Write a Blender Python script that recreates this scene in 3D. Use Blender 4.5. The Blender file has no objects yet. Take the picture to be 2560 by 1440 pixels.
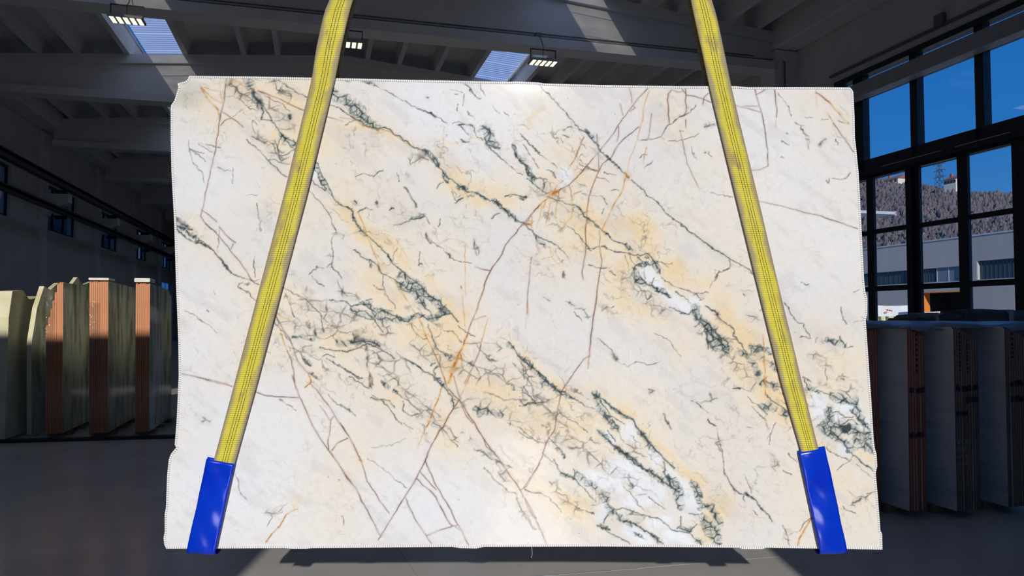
import bpy, bmesh, math, random, re
import numpy as np
from mathutils import Vector, Matrix

# ------------------------------------------------------------------ camera, sky, sun
SC = bpy.context.scene
COL = SC.collection
SC.view_settings.view_transform = 'Standard'
SC.view_settings.look = 'None'
SC.view_settings.exposure = 0.0
SC.view_settings.gamma = 1.0
SC.view_settings.use_curve_mapping = False
F, CX, CY, CAMZ = 1849.0, 1280.0, 720.0, 1.5
PITCH = math.atan(73/F)                 # looking slightly up
YAW = math.atan(490/F)                  # the hall's long axis lies this far to the left
ca, sa = math.cos(YAW), math.sin(YAW)
cam = bpy.data.cameras.new('camera'); cam.sensor_width = 36; cam.lens = F/2560*36; cam.clip_end = 2000
camo = bpy.data.objects.new('camera', cam); COL.objects.link(camo)
camo.location = (0, 0, CAMZ); camo.rotation_euler = (math.pi/2+PITCH, 0, 0); SC.camera = camo

SUN_DIR = Vector((-.0216, 1.0, -.364)).normalized()
SUN_POWER = 2.98
sun = bpy.data.lights.new('sun', 'SUN'); sun.energy = SUN_POWER; sun.angle = math.radians(.53); sun.color = (1, .975, .94)
suno = bpy.data.objects.new('sun', sun); COL.objects.link(suno)
suno.rotation_euler = SUN_DIR.to_track_quat('-Z', 'Y').to_euler(); suno.location = (0, -20, 12)

world = bpy.data.worlds.new('sky'); SC.world = world; world.use_nodes = True
wn = world.node_tree.nodes; wl = world.node_tree.links; wn.clear()
tc = wn.new('ShaderNodeTexCoord'); sep = wn.new('ShaderNodeSeparateXYZ'); rmp = wn.new('ShaderNodeValToRGB')
bg = wn.new('ShaderNodeBackground'); wo = wn.new('ShaderNodeOutputWorld')
wl.new(tc.outputs['Generated'], sep.inputs[0]); wl.new(sep.outputs['Z'], rmp.inputs[0])
rmp.color_ramp.elements[0].position = 0.0; rmp.color_ramp.elements[0].color = (.10, .27, .60, 1)
rmp.color_ramp.elements[1].position = 0.42; rmp.color_ramp.elements[1].color = (.006, .125, .52, 1)
e = rmp.color_ramp.elements.new(.2); e.color = (.022, .185, .60, 1)
wl.new(rmp.outputs[0], bg.inputs[0]); bg.inputs[1].default_value = 1.0; wl.new(bg.outputs[0], wo.inputs[0])

# ------------------------------------------------------------------ survey helpers
def ray(x, y):
    a, b = (x-CX)/F, -(y-CY)/F
    return Vector((a, math.cos(PITCH)-math.sin(PITCH)*b, math.sin(PITCH)+math.cos(PITCH)*b))
def at_y(x, y, Y):
    d = ray(x, y); return Vector((0, 0, CAMZ)) + d*(Y/d.y)
def at_floor(x, y, z=0.0):
    d = ray(x, y); return Vector((0, 0, CAMZ)) + d*((z-CAMZ)/d.z)
def hall(p): return Vector((p.x*ca+p.y*sa, -p.x*sa+p.y*ca, p.z))          # world -> hall axes (u across, v along)
def at_u(x, y, u):
    d = ray(x, y); return hall(Vector((0, 0, CAMZ)) + d*(u/(d.x*ca+d.y*sa)))
def at_v(x, y, v):
    d = ray(x, y); return hall(Vector((0, 0, CAMZ)) + d*(v/(-d.x*sa+d.y*ca)))
def world_of(u, v, z=0.0): return Vector((u*ca-v*sa, u*sa+v*ca, z))

# ------------------------------------------------------------------ mesh helpers
class MB:
    def __init__(self): self.v = []; self.f = []; self.m = []
    def add(self, vs, fs, mi=0):
        o = len(self.v); self.v += [tuple(p) for p in vs]; self.f += [tuple(i+o for i in f) for f in fs]; self.m += [mi]*len(fs); return self
    def box(self, x0, x1, y0, y1, z0, z1, mi=0):
        return self.add([(x0,y0,z0),(x1,y0,z0),(x1,y1,z0),(x0,y1,z0),(x0,y0,z1),(x1,y0,z1),(x1,y1,z1),(x0,y1,z1)],
                        [(0,3,2,1),(4,5,6,7),(0,1,5,4),(1,2,6,5),(2,3,7,6),(3,0,4,7)], mi)
    def cbox(self, x0, x1, y0, y1, z0, z1, b=.01, mi=0):      # box with chamfered long edges
        pr = [(x0+b,z0),(x1-b,z0),(x1,z0+b),(x1,z1-b),(x1-b,z1),(x0+b,z1),(x0,z1-b),(x0,z0+b)]
        return self.prism([(p[0], p[1]) for p in pr], y0, y1, mi)
    def prism(self, prof, y0, y1, mi=0):                       # profile in x,z swept along y
        n = len(prof)
        vs = [(p[0], y0, p[1]) for p in prof]+[(p[0], y1, p[1]) for p in prof]
        fs = [tuple(range(n)), tuple(range(2*n-1, n-1, -1))]+[(i, i+n, (i+1)%n+n, (i+1)%n) for i in range(n)]
        return self.add(vs, fs, mi)
    def tube(self, pts, r, n=8, mi=0):
        pts = [Vector(p) for p in pts]; rings = []; up = Vector((0.13, .2, 1)).normalized()
        for i, p in enumerate(pts):
            t = (pts[min(i+1, len(pts)-1)]-pts[max(i-1, 0)]).normalized()
            a = t.cross(up); a = a.normalized() if a.length > 1e-4 else Vector((1,0,0)); b = t.cross(a)
            rings.append([p+a*(r*math.cos(2*math.pi*k/n))+b*(r*math.sin(2*math.pi*k/n)) for k in range(n)])
        vs = [q for g in rings for q in g]; fs = []
        for i in range(len(pts)-1):
            for k in range(n): fs.append((i*n+k, i*n+(k+1)%n, (i+1)*n+(k+1)%n, (i+1)*n+k))
        fs += [tuple(range(n-1, -1, -1)), tuple((len(pts)-1)*n+k for k in range(n))]
        return self.add(vs, fs, mi)
    def mesh(self, name, mats, smooth=False):
        me = bpy.data.meshes.new(name); me.from_pydata(self.v, [], self.f)
        for m in (mats if isinstance(mats, (list, tuple)) else [mats]): me.materials.append(m)
        me.polygons.foreach_set('material_index', self.m)
        bm = bmesh.new(); bm.from_mesh(me); bmesh.ops.recalc_face_normals(bm, faces=bm.faces); bm.to_mesh(me); bm.free()
        if smooth: me.polygons.foreach_set('use_smooth', [True]*len(me.polygons))
        me.update(); return me
    def build(self, name, mats, parent=None, smooth=False):
        return link(name, self.mesh(name, mats, smooth), parent)
def link(name, me, parent=None, loc=None):
    o = bpy.data.objects.new(name, me); COL.objects.link(o); o.parent = parent
    if loc is not None: o.location = loc
    return o
def tag(o, label=None, cat=None, group=None, kind=None):
    for k, v in (('label', label), ('category', cat), ('group', group), ('kind', kind)):
        if v: o[k] = v
    return o
def empty(name, loc=(0,0,0), rz=0.0):
    o = bpy.data.objects.new(name, None); COL.objects.link(o); o.location = loc; o.rotation_euler = (0,0,rz); o.empty_display_size = .1; return o
def hroot(name, u=0, v=0, z=0): return empty(name, world_of(u, v, z), YAW)     # a root standing on the hall's axes
def structure(name, u=0, v=0, z=0): return tag(hroot(name, u, v, z), kind='structure')

# ------------------------------------------------------------------ materials
def srgb(*c): return tuple((x/255/12.92 if x/255 <= .04045 else ((x/255+.055)/1.055)**2.4) for x in c)
def mat(name, col, rough=.7, col2=None, scale=6, bump=0., spec=.5, metal=0., stretch=(1,1,1), detail=5, lo=.35, hi=.65, emit=0.):
    m = bpy.data.materials.new(name); m.use_nodes = True; nt = m.node_tree; N, L = nt.nodes, nt.links
    p = N['Principled BSDF']; p.inputs['Roughness'].default_value = rough; p.inputs['Metallic'].default_value = metal
    p.inputs['Specular IOR Level'].default_value = spec
    t = N.new('ShaderNodeTexCoord'); mp = N.new('ShaderNodeMapping'); mp.inputs['Scale'].default_value = stretch
    L.new(t.outputs['Object'], mp.inputs[0])
    nz = N.new('ShaderNodeTexNoise'); nz.inputs['Scale'].default_value = scale; nz.inputs['Detail'].default_value = detail
    L.new(mp.outputs[0], nz.inputs['Vector'])
    r = N.new('ShaderNodeValToRGB'); r.color_ramp.elements[0].position = lo; r.color_ramp.elements[1].position = hi
    r.color_ramp.elements[0].color = (*col, 1); c2 = col2 or tuple(min(1, x*1.12) for x in col); r.color_ramp.elements[1].color = (*c2, 1)
    L.new(nz.outputs['Fac'], r.inputs[0]); L.new(r.outputs[0], p.inputs['Base Color'])
    if bump:
        b = N.new('ShaderNodeBump'); b.inputs['Strength'].default_value = bump; b.inputs['Distance'].default_value = .02
        L.new(nz.outputs['Fac'], b.inputs['Height']); L.new(b.outputs[0], p.inputs['Normal'])
    if emit:
        p.inputs['Emission Color'].default_value = (*col, 1); p.inputs['Emission Strength'].default_value = emit
    return m
def glass_mat(name, tint=(.95, .95, .92), refl=1.0):
    m = bpy.data.materials.new(name); m.use_nodes = True; N, L = m.node_tree.nodes, m.node_tree.links; N.clear()
    o = N.new('ShaderNodeOutputMaterial'); mx = N.new('ShaderNodeMixShader'); tr = N.new('ShaderNodeBsdfTransparent'); gl = N.new('ShaderNodeBsdfGlossy')
    fr = N.new('ShaderNodeFresnel'); fr.inputs[0].default_value = 1.45; gl.inputs['Roughness'].default_value = .02; tr.inputs[0].default_value = (*tint, 1)
    gl.inputs['Color'].default_value = (refl,)*3+(1,)
    ge = N.new('ShaderNodeNewGeometry'); iv_ = N.new('ShaderNodeMath'); iv_.operation = 'SUBTRACT'; iv_.inputs[0].default_value = 1.0; L.new(ge.outputs['Backfacing'], iv_.inputs[1])
    mu = N.new('ShaderNodeMath'); mu.operation = 'MULTIPLY'; L.new(fr.outputs[0], mu.inputs[0]); L.new(iv_.outputs[0], mu.inputs[1])     # reflect at the outer faces only
    L.new(mu.outputs[0], mx.inputs[0]); L.new(tr.outputs[0], mx.inputs[1]); L.new(gl.outputs[0], mx.inputs[2]); L.new(mx.outputs[0], o.inputs[0])
    return m

M = {}
M['paint'] = mat('painted_concrete', (.78,.75,.70), .8, (.83,.80,.75), 2.5, bump=.15)
M['wallp'] = mat('wall_panel_paint', (.68,.65,.60), .85, (.74,.71,.66), 1.2, bump=.2)
M['floor'] = mat('polished_floor', (.57,.54,.49), .25, (.65,.615,.56), 1.6, bump=.012, spec=.4)
M['joint'] = mat('joint_filler', (.42,.42,.41), .6)
M['black'] = mat('black_steel', (.010,.011,.013), .45, (.016,.017,.02), 8)
M['greysteel'] = mat('grey_steel', (.36,.35,.33), .5, (.42,.41,.39), 8)
M['dark'] = mat('dark_plastic', (.03,.03,.032), .5)
M['glass'] = glass_mat('window_glass')
M['led'] = mat('led_strip', (1.0,.93,.50), .5, emit=2.2)
M['conduit'] = mat('conduit_pvc', (.16,.16,.165), .5)
M['trace'] = mat('light_metal', (.55,.55,.53), .4, metal=.2)
# ------------------------------------------------------------------ the hall
UL, UR, VB, VF = -8.9, 10.8, -3.0, 62.0
RIDGE_U, RIDGE_Z, FALL = .75, 8.9, .083
def ztop(u): return RIDGE_Z - FALL*abs(u-RIDGE_U)            # top of the beams, where the roof ribs rest
BEAM_Z = 7.22
BEAMS = [1.95+6.4*i for i in range(10)]                       # near faces of the roof beams

floor = structure('floor')
MB().box(UL-.4, UR+.4, VB-.4, VF+.4, -.25, 0).build('floor_slab', M['floor'], floor)
for (xa, ya), (xb, yb) in (((1390,1437),(1790,1404)), ((1018,1404),(1042,1440)), ((1340,1440),(1395,1436))):
    a, b = hall(at_floor(xa, ya)), hall(at_floor(xb, yb)); d = (b-a).normalized()*.5; n = Vector((-d.y, d.x, 0)).normalized()*.004
    a -= d; b += d; z = Vector((0,0,.0012))
    MB().add([a-n, b-n, b+n, a+n, a-n+z, b-n+z, b+n+z, a+n+z], [(4,5,6,7),(0,1,5,4),(1,2,6,5),(2,3,7,6),(3,0,4,7)]).build('floor_joint', M['joint'], floor)

def holed_wall(root, axis, p0, p1, a0, a1, z0, z1, holes, material, name='wall_panel', cuts=()):
    """wall slab p0..p1 thick, running a0..a1 along the axis, with rectangular openings (a, b, zlo, zhi)"""
    br = sorted({a0, a1, *cuts, *[min(max(h[i], a0), a1) for h in holes for i in (0, 1)]})
    for a, b in zip(br[:-1], br[1:]):
        if b-a < 1e-4: continue
        hs = sorted([h for h in holes if h[0] < (a+b)/2 < h[1]], key=lambda h: h[2]); z = z0
        for h in hs+[(0,0,z1,z1)]:
            if h[2]-z > 1e-4:
                m = MB()
                if axis == 'v': m.box(p0, p1, a, b, z, h[2])
                else: m.box(a, b, p0, p1, z, h[2])
                m.build(name, material, root)
            z = h[3]
# wall behind the camera: the sliding door stands open, a slit beside its leaf, a clerestory above with unseen bays added for more bounced sun
wall_back = structure('wall_back')
holed_wall(wall_back, 'u', VB-.3, VB, UL-.3, UR+.3, -.1, 9.6,
           [(-2.32, 1.085, -.1, 5.35), (1.385, 1.425, -.1, 5.35), (-7.75, -5.05, 6.28, 8.0), (-4.75, -2.2, 6.28, 8.0), (-1.9, .65, 6.28, 8.0), (.95, 3.5, 6.28, 8.0)], M['wallp'])
wall_far = structure('wall_far')
holed_wall(wall_far, 'u', VF, VF+.3, UL-.3, UR+.3, -.1, 9.6, [], M['wallp'])

# left wall: precast panels, columns, strip windows high up
LW = [(21.9,25.2), (28.1,31.5), (34.7,37.7), (41.2,43.9), (47.9,50.9)]
wall_left = structure('wall_left', UL, 0)
holed_wall(wall_left, 'v', -.3, 0, VB, VF, 0, 8.7, [(a, b, 4.49, 6.05) for a, b in LW]+[(47.4, 51.6, 0, 3.65)], M['wallp'], cuts=[v+.25 for v in BEAMS])
for i, v in enumerate(BEAMS[1:]):
    MB().cbox(0, .12, v, v+.5, 0, ztop(UL)-.4, .02).build('column', M['paint'], wall_left)
    MB().prism([(.12,4.9),(.85,5.35),(.85,5.62),(.12,5.62)], v+.05, v+.45).build('corbel', M['paint'], wall_left)
for i, (a, b) in enumerate(LW):
    w = structure('window_%d' % (i+1), UL-.12, a, 4.49); L_ = b-a; h = 1.56
    for z0, z1 in ((0,.07), (h-.07,h)): MB().box(-.04, .04, 0, L_, z0, z1).build('window_rail', M['black'], w)
    for k in range(4):
        c = L_*k/3; MB().box(-.035, .035, max(0,c-.05), min(L_,c+.05), 0, h).build('mullion', M['black'], w)
    for k in range(3): MB().box(-.004, .004, L_*k/3+.05, L_*(k+1)/3-.05, .07, h-.07).build('pane', M['glass'], w)

# right wall: solid at the far end, glazed front of upper lights over sliding glass doors
wall_right = structure('wall_right', UR, 0)
GV0, GV1, GTOP = 3.2, 13.45, 6.52
holed_wall(wall_right, 'v', 0, .3, VB, VF, 0, 8.7, [(GV0, GV1, 0, GTOP)], M['wallp'], cuts=[v+.25 for v in BEAMS])
for i, v in enumerate(BEAMS[1:]):
    if not GV0-.5 < v < 13: MB().cbox(-.62, 0, v, v+.55, 0, ztop(UR)-.38, .03).build('column', M['paint'], wall_right)
MB().cbox(-.62, 0, VB, VF, ztop(UR)-.36, ztop(UR)+.42, .03).build('eaves_beam', M['paint'], wall_right)
MB().cbox(0, .62, VB, VF, ztop(UL)-.36, ztop(UL)+.42, .03).build('eaves_beam', M['paint'], wall_left)
MB().box(-.30, -.06, GV0-.3, 13.9, 5.93, 6.21).build('steel_box_beam', M['greysteel'], wall_right)
w = structure('window_6', UR+.08, 0, 0)                        # upper lights
mull = [13.41, 12.81, 11.345, 9.925, 8.52, 7.12, 5.72, 4.32, 3.25]
for k, c in enumerate(mull): MB().box(-.08, .08, c-(.14 if k == 1 else .085), c+(.14 if k == 1 else .085), 4.5, GTOP).build('mullion', M['black'], w)
MB().box(-.08, .08, GV0, GV1, 4.30, 4.70).build('transom', M['black'], w)
MB().box(-.14, .08, GV0, GV1, GTOP-.09, GTOP+.02).build('head_rail', M['black'], w)
MB().box(-.05, .05, GV0, GV1, 5.98, 6.07).build('transom', M['black'], w)
for a, b in zip(mull[1:], mull[:-1]):
    MB().box(-.006, .006, a+.08, b-.08, 4.70, 5.98).build('pane', M['glass'], w)
    MB().box(-.006, .006, a+.08, b-.08, 6.07, GTOP-.09).build('pane', M['glass'], w)
MB().box(-.16, -.02, 9.0, 13.3, 4.36, 4.50).build('door_track', M['black'], w)
for a, b in ((9.3,10.35),(10.65,12.1)): MB().box(-.172, -.16, a, b, 4.455, 4.465).build('track_lip', M['trace'], w)
leaves = [(12.46,13.3,1), (11.62,12.46,0), (10.50,11.35,1), (9.39,10.23,0)]
for n, (a, b, off) in enumerate([(12.72,13.35,1), (11.62,12.46,0), (10.50,11.35,1), (9.39,10.23,0), (6.2,8.2,1), (3.7,5.7,0)]):
    d = structure('door_%d' % (n+1), UR+.06+.06*off, a, 0); W_ = b-a
    st = [.135]*2 if n else [.1, .1]
    MB().box(-.03, .03, -st[0], 0, 0, 4.34).build('stile', M['black'], d); MB().box(-.03, .03, W_, W_+(.135 if n != 3 else .7), 0, 4.34).build('stile', M['black'], d) if n != 3 else MB().box(-.03, .03, W_, W_+.135, 0, 4.34).build('stile', M['black'], d)
    for z0, z1 in ((0,.2),(.95,1.05),(2.02,2.12),(3.17,3.26),(4.30,4.40)): MB().box(-.03, .03, 0, W_, z0, z1).build('rail', M['black'], d)
    for z0, z1 in ((.2,.95),(1.05,2.02),(2.12,3.17),(3.26,4.30)): MB().box(-.005, .005, 0, W_, z0, z1).build('pane', M['glass'], d)
    if n == 3: MB().box(-.03, .03, -1.2, -.1, 0, 4.4).build('blind_panel', M['black'], d)

# roof: pitched beams, ribs running down the hall, skylights of corrugated sheet
SKY = [(-4.75, -3.62), (4.55, 5.80)]
RIBS = [-8.0, -6.95, -6.05, -4.88, -3.46, -1.98, -1.10, .15, 1.35, 2.25, 3.35, 4.40, 5.98, 6.9, 7.8, 9.0, 9.8]
ceiling = structure('ceiling')
SOF = .46
def roof_strip(u0, u1, v0, v1, name, material):
    za, zb = ztop(u0)+SOF, ztop(u1)+SOF
    MB().prism([(u0,za),(u1,zb),(u1,zb+.14),(u0,za+.14)], v0, v1).build(name, material, ceiling)
us = [UL-.3, SKY[0][0], SKY[0][1], RIDGE_U, SKY[1][0], SKY[1][1], UR+.3]
for k, (a, b) in enumerate(zip(us[:-1], us[1:])):
    if k in (1, 4):
        for v0, v1 in ((VB-.3, BEAMS[0]-.1), (BEAMS[7]-.1, VF+.3)): roof_strip(a, b, v0, v1, 'roof_panel', M['paint'])
    else: roof_strip(a, b, VB-.3, VF+.3, 'roof_panel', M['paint'])
for u in RIBS:
    z = ztop(u); MB().prism([(u-.065,z),(u+.065,z),(u+.11,z+SOF+.05),(u-.11,z+SOF+.05)], VB, VF).build('roof_rib', M['paint'], ceiling)
for v in BEAMS:
    a, b = UL+.35, UR-.52; m = MB()
    m.box(a, b, v, v+.5, BEAM_Z, BEAM_Z+.20)                                     # lower flange
    m.prism([(a,BEAM_Z+.2),(b,BEAM_Z+.2),(b,ztop(b)-.1),(RIDGE_U,RIDGE_Z-.1),(a,ztop(a)-.1)], v+.13, v+.37)   # web
    m.prism([(a,ztop(a)-.24),(RIDGE_U,RIDGE_Z-.24),(b,ztop(b)-.24),(b,ztop(b)),(RIDGE_U,RIDGE_Z),(a,ztop(a))], v+.03, v+.47)
    m.build('roof_beam', M['paint'], ceiling)
def corrugated(u0, u1, ln, z0, z1):
    n = int(ln/.026); m = MB(); vs = []
    for i in range(n+1):
        y = ln*i/n; dz = .006*math.sin(2*math.pi*y/.155)
        vs += [(u0, y, z0+dz), (u1, y, z1+dz)]
    fs = []
    for i in range(n): o = 2*i; fs += [(o,o+1,o+3,o+2)]
    return m.add(vs, fs).mesh('skylight_sheet', M['sheet'], True)
def sheet_mat():
    m = bpy.data.materials.new('translucent_sheet'); m.use_nodes = True; N, L = m.node_tree.nodes, m.node_tree.links; N.clear()
    o = N.new('ShaderNodeOutputMaterial'); tr = N.new('ShaderNodeBsdfTransparent'); tl = N.new('ShaderNodeBsdfTranslucent'); mx = N.new('ShaderNodeMixShader')
    t = N.new('ShaderNodeTexCoord'); nz = N.new('ShaderNodeTexNoise'); nz.inputs['Scale'].default_value = 2.2; r = N.new('ShaderNodeMapRange')
    r.inputs['To Min'].default_value = .70; r.inputs['To Max'].default_value = .92
    L.new(t.outputs['Object'], nz.inputs['Vector']); L.new(nz.outputs['Fac'], r.inputs['Value']); L.new(r.outputs[0], mx.inputs[0])
    tr.inputs[0].default_value = (.9,.88,.8,1); tl.inputs[0].default_value = (.92,.90,.84,1)
    L.new(tr.outputs[0], mx.inputs[1]); L.new(tl.outputs[0], mx.inputs[2]); L.new(mx.outputs[0], o.inputs[0]); return m
M['sheet'] = sheet_mat(); M['lap'] = M['sheet'].copy(); M['lap'].name = 'lap_light'  # whiter lap strips imitate sun leaking through the sheet overlaps
for n_ in M['lap'].node_tree.nodes:
    if n_.type == 'MAP_RANGE': n_.inputs['To Min'].default_value = n_.inputs['To Max'].default_value = .97
    if n_.type == 'BSDF_TRANSLUCENT': n_.inputs[0].default_value = (.98,.98,.98,1)
for a, b in SKY:
    ln = 6.4/5-.07; me = corrugated(a-.02, b+.02, ln, ztop(a)+SOF+.07, ztop(b)+SOF+.07)
    za, zb = ztop(a)+SOF+.07, ztop(b)+SOF+.07; lap = MB().add([(a,-.075,za-.004),(b,-.075,zb-.004),(b,.005,zb-.004),(a,.005,za-.004)], [(0,1,2,3)]).mesh('lap_light_strip', M['lap'])
    for v in BEAMS[:7]:
        for k in range(5):
            link('lap_light_strip', lap, ceiling, (0, v+k*6.4/5, 0)); link('skylight_sheet', me, ceiling, (0, v+k*6.4/5, 0))

# things fixed to the beams and walls
def conduit_on_beam(v, z, u0, u1, label):
    r = hroot('electrical_conduit', u0, v, z); tag(r, label, 'conduit', None)
    MB().tube([(0,0,0),(u1-u0,0,0)], .022, 8).build('pipe', M['conduit'], r); return r
B1 = BEAMS[2]
cz = at_v(1370, 90, B1).z
c1 = conduit_on_beam(B1+.10, cz, -6.0, 9.9, 'grey conduit with junction boxes along the nearest roof beam')
MB().tube([(15.9,0,0),(16.35,-.02,.02),(16.42,-.14,-.06),(16.42,-.14,-1.6)], .022, 8).build('pipe_bend', M['conduit'], c1)
MB().tube([(0,.0,.07),(15.7,0,.07)], .012, 6).build('cable', M['conduit'], c1)
LAMP_PX = [(317,52), (870,112), (1358,158)]
LAMP_TXT = ['flat led floodlight hanging in front of the left skylight', 'led floodlight hanging just right of the left yellow strap', 'led floodlight hanging before the skylight above the slab']
def make_lamp(u, v, z, drop, cord_to, label):
    r = hroot('led_floodlight', u, v, z); tag(r, label, 'floodlight', 'led floodlights under the near roof beam')
    MB().cbox(-.29, .29, -.17, .17, 0, .05, .012).build('housing', M['greysteel'], r)
    f = MB()
    for s in (-.27, .27): f.box(s-.008, s+.008, -.012, .012, .05, .05+drop)
    f.box(-.278, .278, -.012, .012, .05+drop-.016, .05+drop); f.build('hanger', M['dark'], r)
    MB().tube([(0,0,.05),(0,.0,.05+drop)], .006, 6).build('cable', M['dark'], r)
    MB().tube([(0,0,.05+drop),(.02,.05,.12+drop),(0,.2,cord_to-.06),(0,.34,cord_to)], .008, 6).build('cord', M['dark'], r)
    me = MB().box(-.034, .034, -.068, .068, -.006, .001).mesh('led_strip', M['led'])
    for k in range(5):
        for s in (-1, 1): link('led_strip', me, r, ((k-2)*.112, s*.076, 0))
for (x, y), t in zip(LAMP_PX, LAMP_TXT):
    p = at_v(x, y, B1-.25); make_lamp(p.x, B1-.25, p.z, .24, max(.35, cz-p.z), t)
    MB().box(-.07, .07, -.06, .02, -.07, .07).build('junction_box', M['conduit'], c1).location = (p.x+6.0, 0, 0)
p = at_v(1998, 98, BEAMS[2]-.3)
r = hroot('drain_pipe', p.x-.05, p.y, p.z); tag(r, 'short grey drain pipe elbow at the head of the right column', 'pipe')
MB().tube([(-.12,.3,.25),(-.11,.2,.08),(-.04,.05,-.02),(.08,0,-.07),(.30,0,-.09)], .075, 12).build('elbow', M['paint'], r, True)
MB().tube([(.28,0,-.088),(.34,0,-.092)], .088, 12).build('socket', M['paint'], r, True)
r = hroot('wall_conduit', UR-.03, 3.0, 6.72); tag(r, 'thin conduit along the wall above the big window', 'conduit')
MB().tube([(0,0,0),(0,10.6,0)], .03, 8).build('pipe', M['conduit'], r)
MB().box(-.06, .02, 7.55, 7.75, -.02, .2).build('junction_box', M['conduit'], r)
for z, dz, t in ((5.76, .24, 'upper dark steel crane rail along the left wall'), (4.90, .15, 'lower dark steel rail under the crane rail on the left wall')):
    r = hroot('crane_rail', -8.12, 8.0, z); tag(r, t, 'rail', 'crane rails on the left wall'); m = MB()
    m.box(-.11, .11, 0, 52, 0, .03); m.box(-.11, .11, 0, 52, dz-.03, dz); m.box(-.015, .015, 0, 52, .03, dz-.03); m.build('girder', M['black'], r)
    MB().box(-.03, .03, 0, 52, dz, dz+.05).build('rail_head', M['trace'] if dz > .2 else M['black'], r)
    for v in BEAMS[1:]: MB().box(-.36, -.05, v+.12, v+.38, -.12, 0).build('bracket', M['black'], r).location = (0, -8.0, 0)
# ------------------------------------------------------------------ stacked stone bundles
M['green'] = mat('pale_green_marble', srgb(158,160,132), .12, srgb(234,233,214), 1.8, stretch=(1,3.0,.9), detail=8, lo=.36, hi=.56)
M['cream'] = mat('cream_stone', srgb(206,196,150), .5, srgb(228,220,184), 3, bump=.3)
M['edgeo'] = mat('orange_slab_edges', srgb(196,116,66), .55, srgb(226,150,98), 30, stretch=(1,1,.06), bump=.2)
M['edgeb'] = mat('brown_slab_edges', srgb(150,84,66), .6, srgb(178,108,86), 26, stretch=(1,1,.08), bump=.2)
M['edged'] = mat('dark_slab_edges', srgb(104,84,72), .6, srgb(132,108,92), 26, stretch=(1,1,.08), bump=.2)
M['white'] = mat('white_veined_marble', srgb(205,205,205), .25, srgb(226,225,222), 2.4, stretch=(1,.5,3.2), detail=8, lo=.34, hi=.5)
M['foam'] = mat('white_foam', srgb(225,218,200), .8, srgb(240,236,224), 12, bump=.3)
M['wood'] = mat('old_timber', srgb(120,96,66), .8, srgb(160,134,96), 10, stretch=(1,6,1), bump=.3)
M['ink'] = mat('blue_stamp_ink', srgb(22,34,74), .6)
M['inkk'] = mat('black_stamp_ink', srgb(22,20,22), .6)
M['paper'] = mat('faded_label_print', srgb(150,150,146), .7)
M['sheetg'] = mat('grey_plastic_sheet', srgb(120,126,132), .3, srgb(150,155,160), 9, bump=.4)
M['darkwrap'] = mat('dark_wrapped_stone', srgb(66,62,56), .45, srgb(92,88,80), 4, bump=.4)
def wrap_mat():
    m = glass_mat('clear_plastic_wrap', (.86,.87,.88)); N, L = m.node_tree.nodes, m.node_tree.links
    nz = N.new('ShaderNodeTexNoise'); nz.inputs['Scale'].default_value = 9; nz.inputs['Distortion'].default_value = 1.5; b = N.new('ShaderNodeBump'); b.inputs['Strength'].default_value = 1.0; b.inputs['Distance'].default_value = .05
    t = N.new('ShaderNodeTexCoord'); L.new(t.outputs['Object'], nz.inputs['Vector']); L.new(nz.outputs['Fac'], b.inputs['Height'])
    for n in N:
        if n.type in ('BSDF_GLOSSY', 'FRESNEL'): L.new(b.outputs[0], n.inputs['Normal'])
        if n.type == 'BSDF_GLOSSY': n.inputs['Roughness'].default_value = .12
    return m
M['wrap'] = wrap_mat()
rnd = random.Random(7)
def slab_piece(th, prof, face, edge):
    """one slab standing on its edge: outline in (along, up), thickness across; edges in the edge material"""
    n = len(prof); m = MB()
    m.add([(0,p[0],p[1]) for p in prof]+[(th,p[0],p[1]) for p in prof], [tuple(range(n)), tuple(range(2*n-1,n-1,-1))], 0)
    m.add([(0,p[0],p[1]) for p in prof]+[(th,p[0],p[1]) for p in prof], [(i,(i+1)%n,(i+1)%n+n,i+n) for i in range(n)], 1)
    return m.mesh('stone_slab', [face, edge])
def bundle(label, u, v, n, th, ln, hs, face, edge, group, lean=0.0, chip=None, bearer=.05, rz=0.0):
    r = empty('slab_bundle', world_of(u, v, 0), YAW+rz); tag(r, label, 'stone slabs', group)
    gap = .0035
    for k in range(n):
        h = hs(k)
        prof = [(rnd.uniform(0,.012), bearer), (ln, bearer), (ln-rnd.uniform(0,.1), h-rnd.uniform(.02,.12)), (ln*.5, h-rnd.uniform(0,.02)), (chip(k) if chip else .02, h), (0, h-(.3 if chip and chip(k) > .05 else .02))]
        o = link('stone_slab', slab_piece(th, prof, face, edge), r, (k*(th+gap), 0, 0)); o.rotation_euler = (0, lean, 0)
    W_ = n*(th+gap)
    for y in (.25, ln*.5, ln-.25): MB().box(-.04, W_+.04, y-.06, y+.06, 0, bearer).build('timber_bearer', M['wood'], r)
    r['_w'] = W_; return r, W_
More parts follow.
